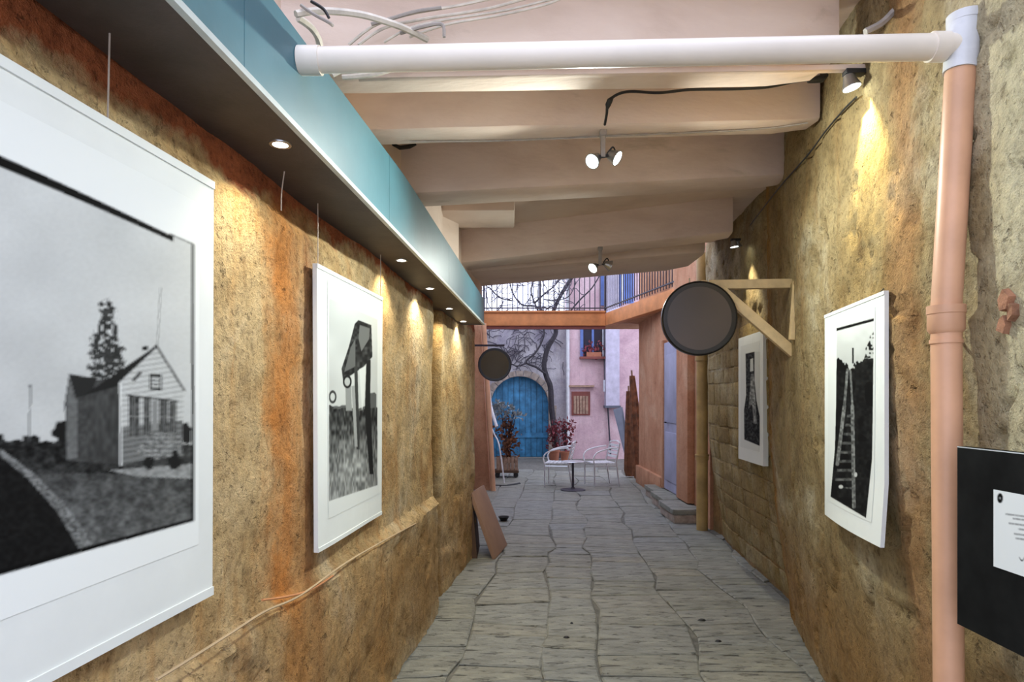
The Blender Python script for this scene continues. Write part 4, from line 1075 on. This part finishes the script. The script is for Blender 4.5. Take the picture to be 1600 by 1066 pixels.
tag(mb.build('twigs', M['twig'], vn, recalc=False), kind='stuff')
# white poles leaning on the left
for pts, lab, r in (([(760, 590, 12.6), (763, 605, 12.6), (767, 636, 12.5), (776, 667, 12.3)], 'upper white bent pole hanging at the left of the blue door', .03),
                 ([(766, 664, 12.4), (773, 680, 12.3), (780, 697, 12.2), (788, 755, 12.2)], 'lower slim white pole beside the dry potted plant', .014)):
    t = thing('white_pole', at(*pts[-1]), lab, 'pole', 'white poles by the blue door')
    MB().tube(spline([at(*p) for p in pts], 5), r, 10).build('pole', M['white_metal'], t)
dkp = thing('shadow_plank', at(764, 748, 13.0), 'dark plank added as the shadow behind the plant trolley at the left courtyard wall', 'plank')
MB().prism([(-.66, 13.6, 0), (-.36, 13.6, 0), (-.36, 13.64, 0), (-.66, 13.64, 0)], [(-.70, 13.9, 1.5), (-.44, 13.9, 1.5), (-.44, 13.94, 1.5), (-.70, 13.94, 1.5)]).build('shadow_plank_board', M['dark_board'], dkp, bevel=.005)  # dark piece added to darken the shadowed spot behind the trolley
# dry plant on a trolley
YT = 13.3
tp = thing('plant_trolley', (-.09, YT, 0), 'dry brown potted plant on a dark wheeled wooden trolley before the blue door', 'plant')
bx = -.10
MB().box(bx - .26, bx + .24, YT - .18, YT + .2, .10, .15).build('platform', M['dark_board'], tp, bevel=.006)
for sx in (-.2, .18):
    for sy in (-.13, .15):
        MB().lathe([(.0, -.02), (.05, -.02), (.05, .02), (.0, .02)], 14, Matrix.Translation((bx + sx, YT + sy, .05)) @ Matrix.Rotation(PI / 2, 4, 'X')).build('wheel', M['black'], tp)
for i in range(6):
    x0 = bx - .22 + .44 * i / 6
    MB().box(x0 + .004, x0 + .069, YT - .16, YT - .135, .15, .42).build('slat', M['old_wood'], tp, bevel=.003)
    MB().box(x0 + .004, x0 + .069, YT + .135, YT + .16, .15, .42).build('slat', M['old_wood'], tp, bevel=.003)
for sx in (-.22, .205): MB().box(bx + sx, bx + sx + .015, YT - .13, YT + .13, .15, .42).build('side_panel', M['old_wood'], tp)
MB().box(bx - .2, bx + .2, YT - .12, YT + .12, .3, .38).build('soil', M['dark_board'], tp)
mb = MB()
for k in range(14):
    a = random.uniform(0, 6.28); rr = random.uniform(.05, .2)
    mb.tube(spline([(bx, YT, .37), (bx + rr * .4 * math.cos(a), YT + rr * .4 * math.sin(a), .8), (bx + rr * math.cos(a), YT + rr * math.sin(a), random.uniform(1.0, 1.42))], 4), .008, 5)
tag(mb.build('stems', M['bark'], tp), kind='stuff')
tag(leaves(MB(), [(bx + random.gauss(0, .08), YT + random.gauss(0, .08), random.uniform(.42, 1.2)) for _ in range(50)], 420, .06, .09).build('dry_leaves', M['dry'], tp, recalc=False), kind='stuff')
tag(leaves(MB(), [(bx + random.uniform(-.28, .25), YT + random.gauss(0, .05), random.uniform(1.25, 1.48)) for _ in range(20)], 160, .05, .10).build('pale_leaves', M['pale_leaf'], tp, recalc=False), kind='stuff')
ib = thing('iron_bar', (-.3, 12.2, 0), 'black iron bar lying on the paving at the foot of the left pilaster', 'bar')
MB().tube([at(766, 759, 11.95), at(790, 760, 11.9), at(812, 756, 12.2)], .025, 8).build('bar', M['black'], ib)
# shrub pots right of the blue door
for i, (px, hgt, lab) in enumerate(((866, .9, 'left red leaved potted shrub by the vine trunk'), (884, .95, 'right red leaved potted shrub by the slim drainpipe'))):
    ys_ = 16.6 - .45 * i; x = (px - 800) / 1000 * ys_; t = thing('potted_shrub', (x, ys_, 0), lab, 'plant', 'red leaved potted shrubs')
    MB().lathe([(.11, 0), (.14, .26), (.155, .26), (.155, .3), (.13, .3), (.12, .24)], 16, Matrix.Translation((x, ys_, 0))).build('pot', M['terracotta'], t)
    mb = MB()
    for k in range(7): mb.tube([(x, ys_, .2), (x + random.gauss(0, .08), ys_ + random.gauss(0, .05), hgt)], .009, 5)
    tag(mb.build('stems', M['bark'], t), kind='stuff')
    tag(leaves(MB(), [(x + random.gauss(0, .07), ys_, random.uniform(.4, hgt + .1)) for _ in range(20)], 190, .06, .10).build('leaves', M['red_leaf'], t, recalc=False), kind='stuff')
# cafe chairs and table
def chair(x, y, rz, label):
    t = thing('cafe_armchair', (x, y, 0), label, 'chair', 'metal armchairs in the courtyard')
    T = Matrix.Translation((x, y, 0)) @ Matrix.Rotation(rz, 4, 'Z')
    P = lambda pts: [T @ Vector(p) for p in pts]
    for s in (-1, 1):
        MB().tube(P([(-.22, s * .25, 0), (-.22, s * .25, .43)]), .013, 8).build('leg', M['aluminium'], t)
        MB().tube(P([(.28, s * .23, 0), (.21, s * .24, .43)]), .013, 8).build('leg', M['aluminium'], t)
        MB().tube(spline(P([(-.22, s * .25, .42), (-.24, s * .26, .54), (-.16, s * .27, .64), (.05, s * .27, .70), (.22, s * .26, .72)]), 5), .013, 8).build('arm', M['white_metal'], t)
        MB().tube(P([(.20, s * .24, .42), (.29, s * .23, .80)]), .013, 8).build('back_post', M['aluminium'], t)
    MB().tube(spline(P([(.29, -.23, .80), (.31, -.1, .825), (.31, .1, .825), (.29, .23, .80)]), 5), .014, 8).build('top_rail', M['white_metal'], t)
    for k in range(6):
        xx = -.22 + .075 * k; MB().box(xx, xx + .06, -.24, .24, .425, .44, T).build('seat_slat', M['white_metal'], t)
    for k in range(4):
        z = .52 + k * .068; xx = .222 + (z - .42) * .24
        MB().box(xx - .006, xx + .006, -.225, .225, z, z + .045, T).build('back_slat', M['white_metal'], t)
    for s in (-1, 1): MB().tube(P([(-.22, s * .25, .38), (.2, s * .24, .38)]), .010, 6).build('side_rail', M['aluminium'], t)
chair(.87, 12.0, R(-12), 'left white metal armchair in the courtyard, in front of the blue door')
chair(1.66, 12.0, R(14), 'right white metal armchair in the courtyard, in front of the pink wall')
tb = thing('cafe_table', (1.08, 11.35, 0), 'small round metal table with a thin dark column between the two armchairs', 'table')
T = Matrix.Translation((1.08, 11.35, 0))
MB().lathe([(.0, .0), (.22, .0), (.22, .012), (.04, .03), (.03, .05)], 24, T).build('base', M['rail'], tb)
MB().tube([(1.08, 11.35, .03), (1.08, 11.35, .50)], .02, 10).build('column', M['rail'], tb)
MB().lathe([(.0, .50), (.20, .50), (.21, .507), (.20, .515), (.0, .515)], 28, T).build('top', M['aluminium'], tb)
# folded parasols at the corner of the orange house
def parasol(px, lean, label, r, h, yq=12.75):
    x = (px - 800) / 1000 * yq; t = thing('folded_parasol', (x, yq, 0), label, 'parasol', 'folded brown parasols')
    V = []; n = 24; m = 16; mb = MB()
    for j in range(m + 1):
        f = j / m; z = .03 + h * f
        rr = r * (1.0 - .62 * f ** 1.3) * (.75 if j == 0 else 1)
        for k in range(n):
            a = 2 * PI * k / n; q = rr * (1 + .22 * (1 if k % 3 == 0 else -.6) * (1 - .4 * f))
            V.append((x + lean * f + q * math.cos(a), yq + q * math.sin(a), z))
    Fs = [(j * n + k, j * n + (k + 1) % n, (j + 1) * n + (k + 1) % n, (j + 1) * n + k) for j in range(m) for k in range(n)] + [tuple(range(n))[::-1], tuple(m * n + k for k in range(n))]
    mb.add(V, Fs); mb.build('canvas', M['canvas_brown'], t)
    MB().tube([(x + lean, yq, h), (x + lean * 1.06, yq, h + .14)], .018, 8).build('pole_tip', M['old_wood'], t)
    MB().tube([(x + lean * .6, yq, .03 + h * .6), (x + lean * .615, yq, .05 + h * .615)], r * .66, 12).build('strap', M['dark_board'], t)
parasol(986, -.05, 'left dark brown folded parasol at the orange corner', .12, 1.75, 13.2)
parasol(1001, -.17, 'right dark brown folded parasol at the orange corner, taller', .13, 2.05)
print('stones', n_stones)
